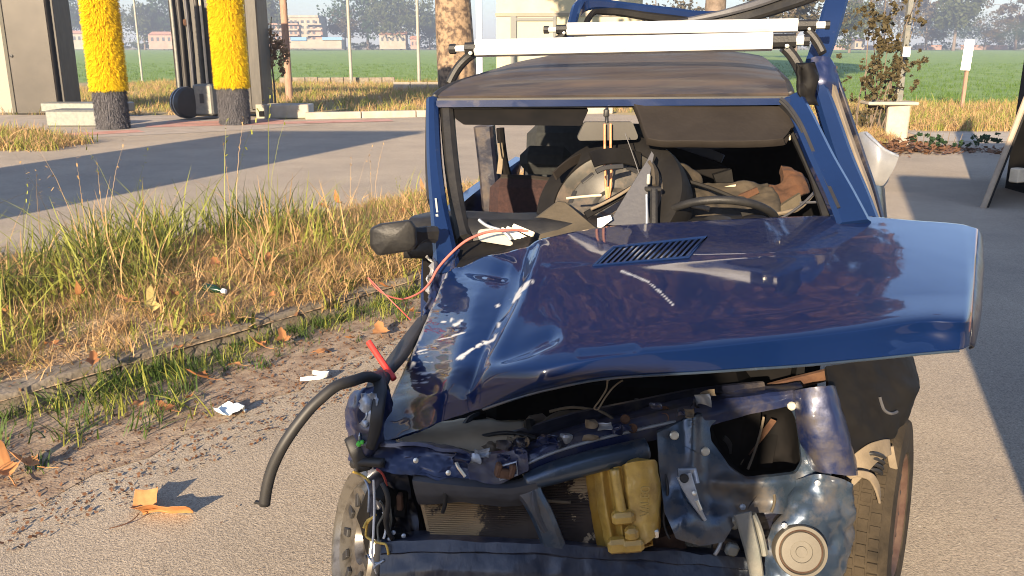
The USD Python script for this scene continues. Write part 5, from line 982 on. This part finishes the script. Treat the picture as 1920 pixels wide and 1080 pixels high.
# right front: headlamp surround, hole, panel, lower crumpled metal, horn, brackets
hl_hole = [(1330,800),(1352,778),(1400,765),(1450,760),(1482,764),(1494,790),(1500,830),(1504,870),(1492,888),(1440,894),(1400,896),(1370,878),(1350,850),(1334,828)]
outer = [(1232,812),(1290,782),(1390,752),(1500,726),(1512,760),(1524,830),(1540,880),(1590,915),(1594,940),(1540,960),(1500,965),(1440,960),(1395,965),(1372,992),(1358,1018),(1310,1026),(1268,1012),(1246,960),(1236,880)]
YH = quadY([(1232,812,1.86),(1500,726,1.99),(1268,1012,1.74),(1594,940,1.92)])
def bul(u, v):
    return -.035*math.exp(-((u-1290)/55)**2-((v-985)/45)**2)+.03*math.exp(-((u-1400)/60)**2-((v-940)/22)**2)-.022*math.exp(-((u-1395)/60)**2-((v-905)/12)**2)-.02*math.exp(-((u-1300)/12)**2)*max(0, (930-v)/150)+.012*math.sin(u/13)*math.exp(-((v-930)/60)**2)
part(car, 'headlamp_surround', plate(outer, YH, .012, [list(Polygon(hl_hole).buffer(-14).buffer(14, quad_segs=6).exterior.coords)[:-1]], .006, 12, 3, 9, bul), M['steel_blue'], smooth=50)
bowl = []
for i, s_ in enumerate((1.0,.95,.8,.5,.1)):
    c0 = np.array([1420,832]); bowl.append([P(*(c0+(np.array(q)-c0)*s_), float(YH(*(c0+(np.array(q)-c0)*s_)))+.012+(0,.06,.13,.17,.18)[i]) for q in hl_hole+hl_hole[:1]])
part(car, 'headlamp_cavity', surf(bowl, 14, 40, .003, .01, 20), M['blackmatte'], smooth=True)
for i, (a, b, w_, m_) in enumerate((((1372,880,1.98),(1400,790,2.05),.018,'rust'), ((1386,870,1.98),(1412,806,2.04),.010,'olive'), ((1402,880,1.97),(1432,782,2.03),.006,'dust'), ((1400,850,2.0),(1450,788,2.06),.016,'rust'), ((1356,820,1.98),(1372,850,1.98),.014,'black'))):
    part(car, 'bent_stay', strap(PP([a, ((a[0]+b[0])/2+4, (a[1]+b[1])/2-3, (a[2]+b[2])/2), b]), w_, .006, (1,0,.3), 10), M[m_], smooth=40)
for u, v, Y in ((1484,761,1.955),(1322,846,1.865),(1264,816,1.85)):
    q = P(u, v, Y); bl = part(car, 'bolt', lathe([(0,-.002),(.0105,-.002),(.0105,.004),(.008,.006),(0,.006)], q, (0,-1,.25), 12), M['bolt'])
band([[(1492,732,1.97),(1500,780,1.95),(1508,830,1.935),(1530,878,1.92)],[(1512,728,1.93),(1520,780,1.905),(1532,835,1.89),(1552,884,1.88)],[(1545,724,1.92),(1560,780,1.895),(1576,840,1.88),(1588,890,1.875)],[(1556,728,1.98),(1576,785,1.955),(1594,845,1.94),(1600,892,1.93)]], 26, 22, .01, 'paint_dirty', 'wing_front', .006, 16)
band([[(1500,905,1.90),(1470,960,1.86),(1440,1010,1.84),(1430,1090,1.82)],[(1540,890,1.88),(1520,940,1.85),(1500,1000,1.82),(1490,1090,1.80)],[(1590,905,1.90),(1578,960,1.87),(1570,1000,1.85),(1560,1090,1.84)],[(1596,930,1.95),(1592,975,1.92),(1590,1010,1.90),(1560,1092,1.9)]], 34, 34, .01, 'steel_blue', 'lower_corner', .022, 16, 6)
part(car, 'inner_splash_plate', plate([(1350,940),(1500,900),(1520,980),(1470,1095),(1330,1095),(1340,1000)], 1.93, .02, noise=.03, nscale=20), M['paint_dark'], smooth=45)
hc = P(1500, 1032, 1.80); hn = part(car, 'fog_lamp_cover', lathe([(0,.018),(.012,.018),(.013,.015),(.024,.015),(.025,.018),(.044,.017),(.046,.010),(.049,.010),(.051,.019),(.058,.018),(.060,.010),(.060,-.03),(0,-.03)], hc, (-.12,-1,.35), 44), M['horn'], smooth=30)
part(hn, 'rim_groove', lathe([(.0458,.0105),(.0475,.0125),(.0492,.0105)], hc, (-.12,-1,.35), 44), M['rim_rust'])
part(car, 'bracket', cat([strap(PP([(1392,962,1.80),(1402,1000,1.785),(1412,1040,1.775),(1420,1090,1.77)]), [.04,.036,.034,.03], .012, (1,0,.2), 14), strap(PP([(1410,964,1.81),(1424,1000,1.80),(1432,1040,1.79)]), .018, .02, (1,0,.2), 10), box(P(1372,1030,1.79), [.03,.02,.03], roty(.3), .006), box(P(1376,980,1.81), [.026,.02,.03], roty(.3), .006)]), M['bracket'], smooth=40)
part(car, 'bracket', cat([strap(PP([(1272,886,1.80),(1300,884,1.80),(1304,906,1.79)]), [.02,.022,.02], .01, (.3,0,1)), strap(PP([(1282,890,1.785),(1296,925,1.775),(1310,955,1.77),(1322,975,1.77)]), [.034,.026,.014,.008], .008, (1,0,.4), 16)]), M['lightmetal'], smooth=40)
part(car, 'bracket_hole', lathe([(0,0),(.008,0),(.010,.002),(.010,-.004)], P(1283,897,1.775), (0,-1,.3), 14), M['black'])
part(car, 'bracket_bolt', lathe([(0,0),(.005,0),(.005,.006),(0,.008)], P(1301,924,1.765), (0,-1,.3), 10), M['bolt'])
part(car, 'bracket_bolt', strap(PP([(1306,938,1.765),(1314,956,1.76)]), .008, .006, (1,0,.3)), M['bolt'])
# black wheel-arch liner on the right, its torn dusty lower edge
band([[(1545,690,2.12),(1550,740,2.06),(1562,800,2.02),(1590,868,2.0)],[(1590,682,2.16),(1600,740,2.10),(1612,800,2.06),(1622,846,2.04)],[(1640,676,2.22),(1650,735,2.15),(1656,790,2.11),(1655,828,2.1)],[(1690,670,2.3),(1712,728,2.24),(1696,770,2.22),(1676,806,2.2)],[(1704,668,2.5),(1714,728,2.44),(1700,768,2.42),(1684,800,2.4)]], 34, 40, .008, 'liner', 'arch_liner', .012, 14, 4)
part(car, 'liner_ring', tube(PP([(1650,745,2.115),(1656,765,2.1),(1668,775,2.1),(1682,772,2.12)]), .004, 6, 16), M['grey_plastic'])
part(car, 'liner_edge', strap(PP([(1585,898,1.99),(1610,872,2.0),(1640,848,2.03),(1668,838,2.08)]), [.05,.055,.05,.04], .006, (0,.5,1), 24), M['dust'], smooth=True)
part(car, 'liner_edge', strap(PP([(1586,900,1.96),(1608,888,1.95),(1632,894,1.96),(1646,920,1.97),(1648,940,1.98)]), [.012,.016,.02,.024,.02], .008, (0,.3,1), 24), M['dust'], smooth=True)
part(car, 'liner_edge', strap(PP([(1668,838,2.08),(1672,860,2.08),(1676,880,2.08)]), .02, .005, (1,0,.2), 8), M['dust'])
for k in range(4): part(car, 'coil', tube(PP([(1610-k*3,856+k*10,2.04),(1634,850+k*10,2.02),(1658-k*2,858+k*10,2.05)]), .006, 6, 10), M['black'], smooth=True)
# right front wheel, steered outwards
wc = np.array([1.015,2.25,.285]); wn_ = np.array([math.cos(.52), -math.sin(.52), .05])
w1 = thing('front_wheel', parent=car, base=wc); tag(w1.prim, label='right front wheel turned outwards, caked in pale dust')
tyre_prof = [(.165,-.062),(.175,-.078),(.22,-.084),(.262,-.078),(.276,-.058),(.278,-.02),(.278,.02),(.276,.058),(.262,.078),(.22,.084),(.175,.078),(.165,.062)]
def tyre(prof, c, ax, n=60, tread=True):
    v, f = lathe(prof, c, ax, n); return v, f
part(w1, 'tyre', tyre(tyre_prof, wc, wn_), M['tyre'], smooth=30)
F = frame(wn_); blocks = []
for k in range(54):
    a = 2*math.pi*k/54
    for o, sh in ((-.045,0),(-.015,.4),(.015,.1),(.045,.5)):
        aa = a+sh*2*math.pi/54; d = F[:,0]*math.cos(aa)+F[:,1]*math.sin(aa); tdir = -F[:,0]*math.sin(aa)+F[:,1]*math.cos(aa); nn = wn_/np.linalg.norm(wn_)
        blocks.append(box(wc+d*.2785+nn*o, [.022,.024,.008], np.stack([tdir, nn, d], 1)))
part(w1, 'tread_blocks', cat(blocks), M['tyre'], kind='stuff')
part(w1, 'rim', lathe([(0,.03),(.04,.03),(.045,.045),(.09,.05),(.12,.062),(.15,.05),(.162,.07),(.170,.075),(.166,.05),(.16,-.06)], wc, wn_, 44), M['rim_rust'], smooth=35)
for k in range(14):
    aa = 2*math.pi*k/14; d = F[:,0]*math.cos(aa)+F[:,1]*math.sin(aa); tdir = -F[:,0]*math.sin(aa)+F[:,1]*math.cos(aa)
    part(w1, 'rim_slot', box(wc+d*.134+wn_/np.linalg.norm(wn_)*.0585, [.012,.026,.006], np.stack([tdir, d, wn_/np.linalg.norm(wn_)], 1), .002), M['black'])
# left front wheel, knocked askew, with its shiny trim ring
wc = np.array([-.375,2.06,.30]); wn_ = np.array([-.90,-.36,.25]); wn_ /= np.linalg.norm(wn_)
w2 = thing('front_wheel', parent=car, base=wc); tag(w2.prim, label='left front wheel knocked askew with a shiny trim')
part(w2, 'tyre', lathe([(.13,-.10),(.18,-.11),(.21,-.06),(.215,0),(.205,.03),(.185,.04),(.17,.03)], wc, wn_, 50), M['black'], smooth=35)
part(w2, 'rim', lathe([(0,.0),(.05,.0),(.06,.02),(.10,.025),(.135,.04),(.15,.03),(.165,.045),(.178,.05),(.184,.04),(.18,.02),(.17,-.08)], wc, wn_, 50), M['chrome'], smooth=35)
F = frame(wn_)
for k in range(11):
    aa = 2*math.pi*k/11; d = F[:,0]*math.cos(aa)+F[:,1]*math.sin(aa); tdir = -F[:,0]*math.sin(aa)+F[:,1]*math.cos(aa)
    part(w2, 'rim_slot', box(wc+d*.112+wn_*.030, [.022,.045,.010], np.stack([tdir, d, wn_], 1), .002), M['black'])
# crushed left corner: torn metal, black trim, plug, wires
part(car, 'crushed_corner', surf([[P(664,742,1.86),P(690,728,1.84),P(716,722,1.86),P(730,760,1.9)],[P(648,775,1.84),P(672,770,1.80),P(700,775,1.80),P(722,790,1.86)],[P(654,815,1.85),P(672,818,1.81),P(694,820,1.80),P(716,830,1.85)],[P(660,860,1.88),P(676,866,1.84),P(694,866,1.82),P(712,870,1.86)]], 40, 40, .006, .018, 17, 12), M['paint_dirty'], smooth=18)
part(car, 'crushed_corner', surf([[P(676+i*10+3*math.sin(j), 738+j*20, 1.795+.02*((i+j) % 2)) for i in range(4)] for j in range(6)], 36, 26, .003, .016, 22, 13), M['lightmetal'], smooth=18)
part(car, 'black_trim', cat([strap(PP([(708,700,1.92),(712,740,1.82),(706,790,1.79),(694,840,1.79)]), [.03,.03,.028,.02], .014, (1,0,.2), 24), strap(PP([(662,870,1.82),(690,866,1.80),(720,868,1.79)]), .02, .02, (0,0,1), 10), strap(PP([(660,820,1.83),(672,850,1.81),(684,880,1.81)]), .036, .02, (1,0,.1), 10)]), M['black'], smooth=True)
part(car, 'green_plug', cat([box(P(673,832,1.79), [.011,.012,.012], roty(.5), .003), box(P(679,829,1.79), [.008,.01,.008], roty(.2), .002)]), M['lime'])
part(car, 'corner_shell', plate([(690,870),(760,880),(790,1000),(760,1060),(720,1090),(700,1000),(692,930)], 1.90, .05, noise=.03, nscale=20), M['paint_dark'], smooth=45)
rwi = np.random.default_rng(3)
for k, (m_, pts) in enumerate([('yellowwire', [(705,965),(688,985),(686,1005),(704,1016),(722,1020),(728,1040)]), ('yellowwire', [(702,970),(690,975),(682,990)]), ('whitewire', [(700,900),(702,950),(700,1000),(698,1040),(706,1075)]), ('lightmetal', [(690,1040),(704,1056),(720,1050)]), ('lightmetal', [(700,1066),(712,1056),(718,1070)]), ('bracket', [(730,945),(733,970),(728,1000)]), ('bracket', [(712,940),(720,960),(708,990),(712,1020)]), ('yellowwire', [(662,885),(680,892),(694,905)]), ('whitewire', [(718,960),(724,985),(719,1010)]), ('lightmetal', [(684,900),(692,925),(690,960)]), ('black', [(716,905),(728,940),(724,980),(736,1010)]), ('redwire', [(706,880),(718,890),(725,910)])]):
    part(car, 'torn_wire', tube(PP([(u, v, 1.78+.02*math.sin(k+i)) for i, (u, v) in enumerate(pts)]), .0028 if m_ != 'black' else .006, 6, 24), M[m_], smooth=True)
part(car, 'torn_hub', cat([box(P(u, v, Y), s_, rotz(a)@roty(a), .005) for u, v, Y, s_, a in ((715,985,1.86,(.05,.04,.06),.4),(742,1004,1.82,(.035,.03,.03),.2),(758,1008,1.83,(.02,.02,.02),0),(725,930,1.86,(.05,.04,.04),.8),(752,945,1.88,(.03,.03,.06),.1))]), M['liner'], smooth=40)
part(car, 'rust_bracket', box(P(750,940,1.86), [.014,.02,.04], None, .003), M['rust'])
for u, v in ((738,998),(757,1004),(731,1010)): part(car, 'bolt', lathe([(0,0),(.005,0),(.005,.004),(0,.006)], P(u, v, 1.79), (0,-1,.3), 10), M['lightmetal'])
# hose hanging out of the left corner
part(car, 'hose', tube(PP([(722,735,1.90),(708,712,1.88),(680,708,1.84),(640,720,1.80),(596,752,1.77),(556,798,1.75),(524,848,1.74),(505,895,1.74),(496,946,1.74)]), .0125, 14, 70), M['black'], smooth=True)
part(car, 'hose_clip', box(P(486,942,1.74), [.02,.012,.006], roty(.1), .002), M['plastic'])
# engine bay seen under the bonnet edge
part(car, 'engine_block', cat([box(C(-.75,.12,.52), [.7,.45,.42], rotz(-.15), .05), box(C(-.6,-.2,.62), [.3,.3,.3], rotz(.2), .04), lathe([(0,-.08),(.1,-.08),(.12,-.05),(.12,.05),(.1,.08),(0,.08)], C(-.72,.25,.72), (0,.2,1), 20)]), M['blackmatte'])
part(car, 'washer_box', surf([[P(752,832,1.98),P(800,812,2.04),P(880,800,2.1),P(985,790,2.14)],[P(756,838,1.92),P(806,826,1.93),P(885,826,1.93),P(985,818,1.95)],[P(770,848,1.90),P(820,850,1.90),P(890,856,1.90),P(985,846,1.92)]], 14, 40, .02, .008, 16), M['beige'], smooth=True)
part(car, 'air_duct', cat([tube(PP([(1020,800,1.96),(1050,780,2.0),(1090,778,2.02),(1120,792,1.98)]), .012, 8, 16), box(P(1010,800,1.99), [.06,.06,.05], rotz(.4), .012), box(P(1060,796,1.99), [.09,.03,.03], rotz(.1), .01)]), M['dust'], smooth=40)
part(car, 'air_duct', cat([tube(PP([(992,790,1.94),(1000,810,1.92),(1020,800,1.94)]), .014, 8, 12), tube(PP([(870,812,2.0),(880,790,2.05),(905,780,2.1)]), .012, 8, 12), box(P(930,806,2.05), [.06,.1,.03], rotz(.2), .008)]), M['plastic'], smooth=40)
part(car, 'bonnet_catch_wire', tube(PP([(1140,708,1.79),(1138,725,1.80),(1126,748,1.80),(1114,765,1.80),(1120,768,1.80),(1135,745,1.80),(1152,724,1.80),(1168,713,1.80)]), .002, 6, 40), M['dust'], smooth=True)
part(car, 'bonnet_catch', box(P(1138,709,1.775), [.016,.01,.008], None, .002), M['bolt'])
part(car, 'inner_rail', strap(PP([(1300,770,2.05),(1400,742,2.08),(1500,715,2.12),(1560,700,2.16)]), .03, .03, (0,1,0), 20), M['rust'], smooth=40)
part(car, 'engine_tray', surf([[C(-.42,-.5,.80),C(-.42,.62,.84)],[C(-.95,-.35,.45),C(-.95,.5,.45)]], 6, 8, .01), M['blackmatte'])
for sgn in (1,): part(car, 'inner_wing', surf([[C(-.4,sgn*.6,.9),C(-.55,sgn*.6,.86),C(-.72,sgn*.6,.80)],[C(-.4,sgn*.6,.3),C(-.55,sgn*.6,.3),C(-.72,sgn*.6,.35)]], 8, 12, .02, .01), M['blackmatte'])
# ---- seats and loose trim in the cabin
def seat(name, c, m, w, label):
    t = thing(name, parent=car, base=c); tag(t.prim, label=label)
    part(t, 'cushion', box(c+A_*.02+[0,0,.30], [w,.48,.14], rotz(-.21), .05), M[m]); part(t, 'backrest', box(c+A_*.34+[0,0,.52], [w,.13,.44], rotz(-.21)@rotx(-.22), .05), M[m])
    part(t, 'headrest', box(c+A_*.44+[0,0,.80], [w*.5,.09,.12], rotz(-.21)@rotx(-.2), .04), M['darkseat']); return t
seat('front_seat', C(.28,-.34,.28), 'maroon', .46, 'passenger seat with dark red patterned cloth')
part(car, 'rear_seat', cat([box(C(1.45,0,.90), [1.15,.14,.56], rotz(-.21)@rotx(-.2), .06), box(C(1.15,0,.55), [1.15,.5,.16], rotz(-.21), .05)]), M['darkseat'])
part(car, 'rear_seat_rail', strap(PP([(940,338,3.75),(1000,340,3.72),(1064,348,3.68)]), .05, .03, (0,0,1)), M['visor'])
part(car, 'fallen_headlining', surf([[P(1190,284,3.5),P(1260,272,3.5),P(1330,282,3.45),P(1420,268,3.4),P(1500,262,3.3),P(1545,300,3.1)],[P(1180,320,3.6),P(1260,310,3.6),P(1340,320,3.5),P(1420,330,3.5),P(1500,325,3.4),P(1560,350,3.1)],[P(1180,350,3.7),P(1260,345,3.7),P(1340,370,3.6),P(1420,380,3.6),P(1510,390,3.4),P(1570,400,3.1)],[P(1180,400,3.7),P(1260,400,3.7),P(1340,420,3.6),P(1420,420,3.6),P(1510,430,3.4),P(1580,440,3.1)]], 30, 50, .01, .04, 8, 2), M['blackmatte'], smooth=True)
part(car, 'headlining_edge', strap(PP([(1120,276,3.3),(1190,270,3.28),(1260,278,3.25),(1310,284,3.2),(1355,298,3.15)]), [.02,.03,.035,.035,.03], .012, (0,.3,1), 30), M['grey_plastic'], smooth=True)
part(car, 'headlining_edge', strap(PP([(1120,284,3.3),(1190,280,3.27),(1260,292,3.22),(1320,312,3.15),(1362,330,3.1)]), [.03,.05,.06,.06,.05], .02, (0,.3,1), 30), M['blackmatte'], smooth=True)
part(car, 'loose_trim', rs_ := plate([(1338,328),(1372,318),(1378,362),(1350,362)], 3.0, .03, noise=.004), M['liner'])
part(car, 'loose_trim', plate([(1348,352),(1380,346),(1378,364),(1360,366)], 2.97, .01), M['beige'])
part(car, 'driver_seat_cover', surf([[P(1238,325,3.02),P(1275,318,3.05),P(1300,330,3.05),P(1310,350,3.0),P(1400,352,3.0),P(1440,346,3.0)],[P(1240,345,2.96),P(1275,342,2.98),P(1305,350,2.98),P(1330,365,2.95),P(1400,368,2.95),P(1450,362,2.95)],[P(1242,372,2.9),P(1275,368,2.9),P(1310,372,2.9),P(1350,380,2.9),P(1400,385,2.9),P(1460,380,2.9)],[P(1240,430,2.78),P(1275,430,2.78),P(1310,430,2.78),P(1350,430,2.8),P(1400,430,2.8),P(1460,425,2.8)]], 30, 50, .02, .025, 14, 4), M['tan'], smooth=True)
part(car, 'torn_foam', surf([[P(1440,360,2.98),P(1465,345,3.0),P(1462,318,3.05),P(1475,325,3.05)],[P(1430,380,2.94),P(1470,368,2.96),P(1490,345,3.0),P(1492,340,3.02)],[P(1425,400,2.9),P(1470,388,2.92),P(1500,370,2.96),P(1498,360,3.0)]], 24, 24, .03, .02, 22, 7), M['orange_foam'], smooth=True)
part(car, 'loose_trim', plate([(1370,372),(1420,352),(1424,362),(1385,380)], 2.92, .015, noise=.004), M['orange_foam'])
part(car, 'loose_trim', plate([(1455,392),(1500,362),(1504,390),(1470,400)], 2.85, .02, noise=.006), M['olive'])
part(car, 'loose_strip', tube(PP([(1452,402,2.7),(1490,394,2.72),(1503,388,2.74),(1536,352,2.8)]), [.006,.008,.005,.004], 6, 14), M['dust'])
part(car, 'loose_strip', tube(PP([(1462,410,2.68),(1500,386,2.72),(1535,350,2.78)]), .004, 6, 10), M['grey_plastic'])
part(car, 'loose_strip', tube(PP([(1500,380,2.75),(1550,378,2.7)]), .004, 6), M['grey_plastic'])
for u, v in ((1478,258),(1502,278),(1512,290)): part(car, 'glass_fragment', box(P(u, v, 2.82), [.018,.004,.014], roty(u), .002), M['cream'])
for k, (pts, w_, m_) in enumerate([([(1098,404,2.70),(1140,380,2.72),(1190,352,2.74)], .024, 'liner'), ([(1108,392,2.68),(1150,372,2.70),(1200,340,2.72)], .009, 'dust'), ([(1062,372,2.70),(1100,368,2.69),(1128,366,2.68)], .007, 'beige'), ([(1110,300,2.76),(1150,292,2.80),(1200,300,2.84)], .05, 'liner'), ([(1118,322,2.72),(1140,314,2.73),(1168,312,2.74)], .016, 'black'), ([(1040,330,2.86),(1080,300,2.95),(1130,285,3.05),(1190,282,3.1)], .03, 'visor'), ([(1290,340,2.86),(1330,352,2.84),(1380,372,2.80)], .012, 'liner'), ([(1250,395,2.72),(1285,385,2.74),(1330,392,2.74)], .016, 'dust'), ([(1390,402,2.74),(1420,396,2.74),(1445,404,2.72)], .02, 'liner'), ([(1255,350,2.8),(1262,375,2.78),(1258,405,2.74)], .014, 'black')]):
    part(car, 'loose_trim', strap(PP(pts), w_, .008, (.2,.5,1) if k % 2 else (0,.3,1), 12), M[m_], smooth=40)
# steering wheel
sw = thing('steering_wheel', parent=car, base=P(1345,425,2.74)); sc = P(1345,420,2.74); sn_ = np.array([.08,.56,.82])
a = np.linspace(0, 2*np.pi, 60); F = frame(sn_); ring = sc+.178*(np.cos(a)[:,None]*F[:,0]+np.sin(a)[:,None]*F[:,1])
part(sw, 'rim', tube(ring, .0125, 10), M['plastic'], smooth=True); part(sw, 'hub', lathe([(0,.03),(.05,.028),(.065,0),(.05,-.05),(0,-.06)], sc-sn_*.02, sn_, 20), M['black'], smooth=40)
part(sw, 'spoke', cat([strap([sc-sn_*.01, sc+.175*(math.cos(t)*F[:,0]+math.sin(t)*F[:,1])], .035, .014, np.cross(sn_, math.cos(t)*F[:,0]+math.sin(t)*F[:,1])) for t in (0.1, math.pi-.1)]), M['black'])
# ---- things thrown into the cabin
whc = P(1150,392,2.84); whn = np.array([-.42,-.62,.66]); whn /= np.linalg.norm(whn)
sw_ = thing('spare_wheel', 'dusty spare wheel thrown into the car behind the dashboard', 'wheel', whc)
part(sw_, 'tyre', lathe([(.178,-.05),(.185,-.066),(.215,-.07),(.245,-.062),(.255,-.03),(.255,.03),(.245,.062),(.215,.07),(.185,.066),(.178,.05)], whc, whn, 56), M['liner'], smooth=35)
part(sw_, 'rim', lathe([(.0,.02),(.03,.02),(.045,.03),(.07,.02),(.11,.045),(.135,.05),(.155,.03),(.168,.05),(.18,.062),(.186,.06),(.176,.03),(.165,-.05)], whc, whn, 56), M['rim'], smooth=30)
F = frame(whn)
for k in range(10):
    aa = 2*math.pi*k/10; d = F[:,0]*math.cos(aa)+F[:,1]*math.sin(aa); td = -F[:,0]*math.sin(aa)+F[:,1]*math.cos(aa)
    part(sw_, 'rim_slot', box(whc+d*.132+whn*.048, [.05,.017,.008], np.stack([td, d, whn], 1), .003), M['black'])
for k in range(4):
    aa = 2*math.pi*k/4+.4; d = F[:,0]*math.cos(aa)+F[:,1]*math.sin(aa); part(sw_, 'stud_hole', lathe([(0,.0),(.009,0),(.011,-.003)], whc+d*.052+whn*.034, whn, 10), M['black'])
tri = [(1222,284),(1214,300),(1170,372),(1140,422),(1218,424),(1214,350),(1226,290)]
gp = single('grey_panel', plate(tri, quadY([(1222,284,2.74),(1140,422,2.62),(1218,424,2.60)]), .006, noise=.002), M['grey_plastic'], 'tall pointed dark grey plastic panel standing between spare wheel and steering wheel', 'plastic panel', base=P(1180,422,2.62))
bk = thing('trim_bracket', 'pale curved trim piece on a black bracket just right of the pointed grey panel', 'trim piece', P(1226,420,2.62))
part(bk, 'trim', surf([[P(1218,300,2.72),P(1226,320,2.70),P(1228,345,2.68)],[P(1222,300,2.74),P(1236,330,2.72),P(1234,356,2.70)]], 10, 20, .01, .004, 20), M['tan'], smooth=True); part(bk, 'chrome_stud', box(P(1216,336,2.66), [.01,.008,.032], None, .003), M['bolt'])
part(bk, 'bracket', cat([box(P(1224,354,2.67), [.05,.03,.012], None, .003), strap(PP([(1226,356,2.66),(1226,390,2.63),(1226,425,2.6)]), .022, .02, R_)]), M['plastic']); part(bk, 'strip', strap(PP([(1212,365,2.64),(1213,395,2.62),(1213,425,2.6)]), .007, .01, R_), M['lightmetal'])
dp = single('dash_flap', plate([(1000,412),(1046,378),(1060,380),(1120,430),(1118,438),(1012,446)], quadY([(1000,412,2.74),(1046,378,2.8),(1118,438,2.58)]), .018, noise=.004), M['olive'], 'olive brown flap of trim leaning on the bonnet edge in front of the spare wheel', 'trim flap', base=P(1060,442,2.6))
single('white_scrap', plate([(1120,410),(1145,404),(1148,412),(1128,427),(1120,426)], 2.6, .006, noise=.003), M['white'], 'small white plastic scrap left of the pointed grey panel', 'plastic scrap')
cd = thing('hanging_cord', 'copper-coloured double cord hanging from the inside mirror', 'cord', P(1140,350,2.84))
for i, (u0, u1) in enumerate(((1134,1138),(1145,1141))): part(cd, 'strand', tube(PP([(u0,232,2.845),(u0,270,2.843),(u0+1,330,2.842),(u1,374,2.84)]), .0042, 6, 24), M['copper'], smooth=True)
part(cd, 'tassel', tube(PP([(1140,350,2.84),(1140,380,2.838)]), [.006,.003], 6), M['copper'])
single('loose_aerial', tube(PP([(1172,250,2.8),(1190,300,2.78),(1200,330,2.76)]), .0016, 5, 12), M['grey_plastic'], 'thin grey aerial wire dangling beside the hanging cord', 'wire')

# ---------------------------------------------------------------- outside the frame: what shades the yard
vt = thing('box_van', 'grey box van parked beside the camera, outside the picture', 'van', (1.2,-3.0,0))
part(vt, 'body', box([1.20,-2.75,2.0], [2.6,5.6,3.0], rotz(-.34), .06), M['grey_trim']); part(vt, 'cab', box([-.1,-6.7,1.35], [2.1,2.0,2.0], rotz(-.34), .25), M['grey_trim'])
for x, y in ((1.0,-1.0),(2.6,-1.5),(-1.1,-5.8),(.9,-6.6)): part(vt, 'wheel', lathe([(.0,-.1),(.25,-.12),(.38,-.1),(.40,0),(.38,.1),(.25,.12),(0,.1)], [x,y,.4], (.94,-.33,0), 20), M['black'])
mc = thing('metal_cabinet', 'grey metal cabinet standing on the yard behind the camera, outside the picture', 'cabinet', (-.95,-1.1,0))
part(mc, 'body', box([-.95,-1.1,.90], [.74,.5,1.7], None, .02), M['grey_trim']); part(mc, 'door', box([-.77,-.84,.92], [.34,.02,1.56], None, .004), M['grey_trim']); part(mc, 'door', box([-1.13,-.84,.92], [.34,.02,1.56], None, .004), M['grey_trim']); part(mc, 'plinth', box([-.95,-1.1,.03], [.7,.44,.06]), M['black'])
wk = thing('wash_bay_wall', 'tall concrete wall of the next wash bay, outside the picture on the left', 'wall', (-8.4,2.6,0))
part(wk, 'wall', box([-8.4,2.6,2.25], [3.2,.4,4.5], None, .02), M['concrete']); part(wk, 'coping', box([-8.4,2.6,4.54], [3.3,.5,.08], None, .01), M['grey_trim'])

# ---------------------------------------------------------------- the autumn haze
hz = usdkit.material(stage, '/World/Looks/haze_air', {'v': ('principled_volume', {'color': (.86,.89,.96), 'density': .0010, 'anisotropy': .3})}, [], volume='v.volume')
struct('haze', box([0, 490, 14.0], [1840, 1260, 30.1]), hz, kind='stuff')
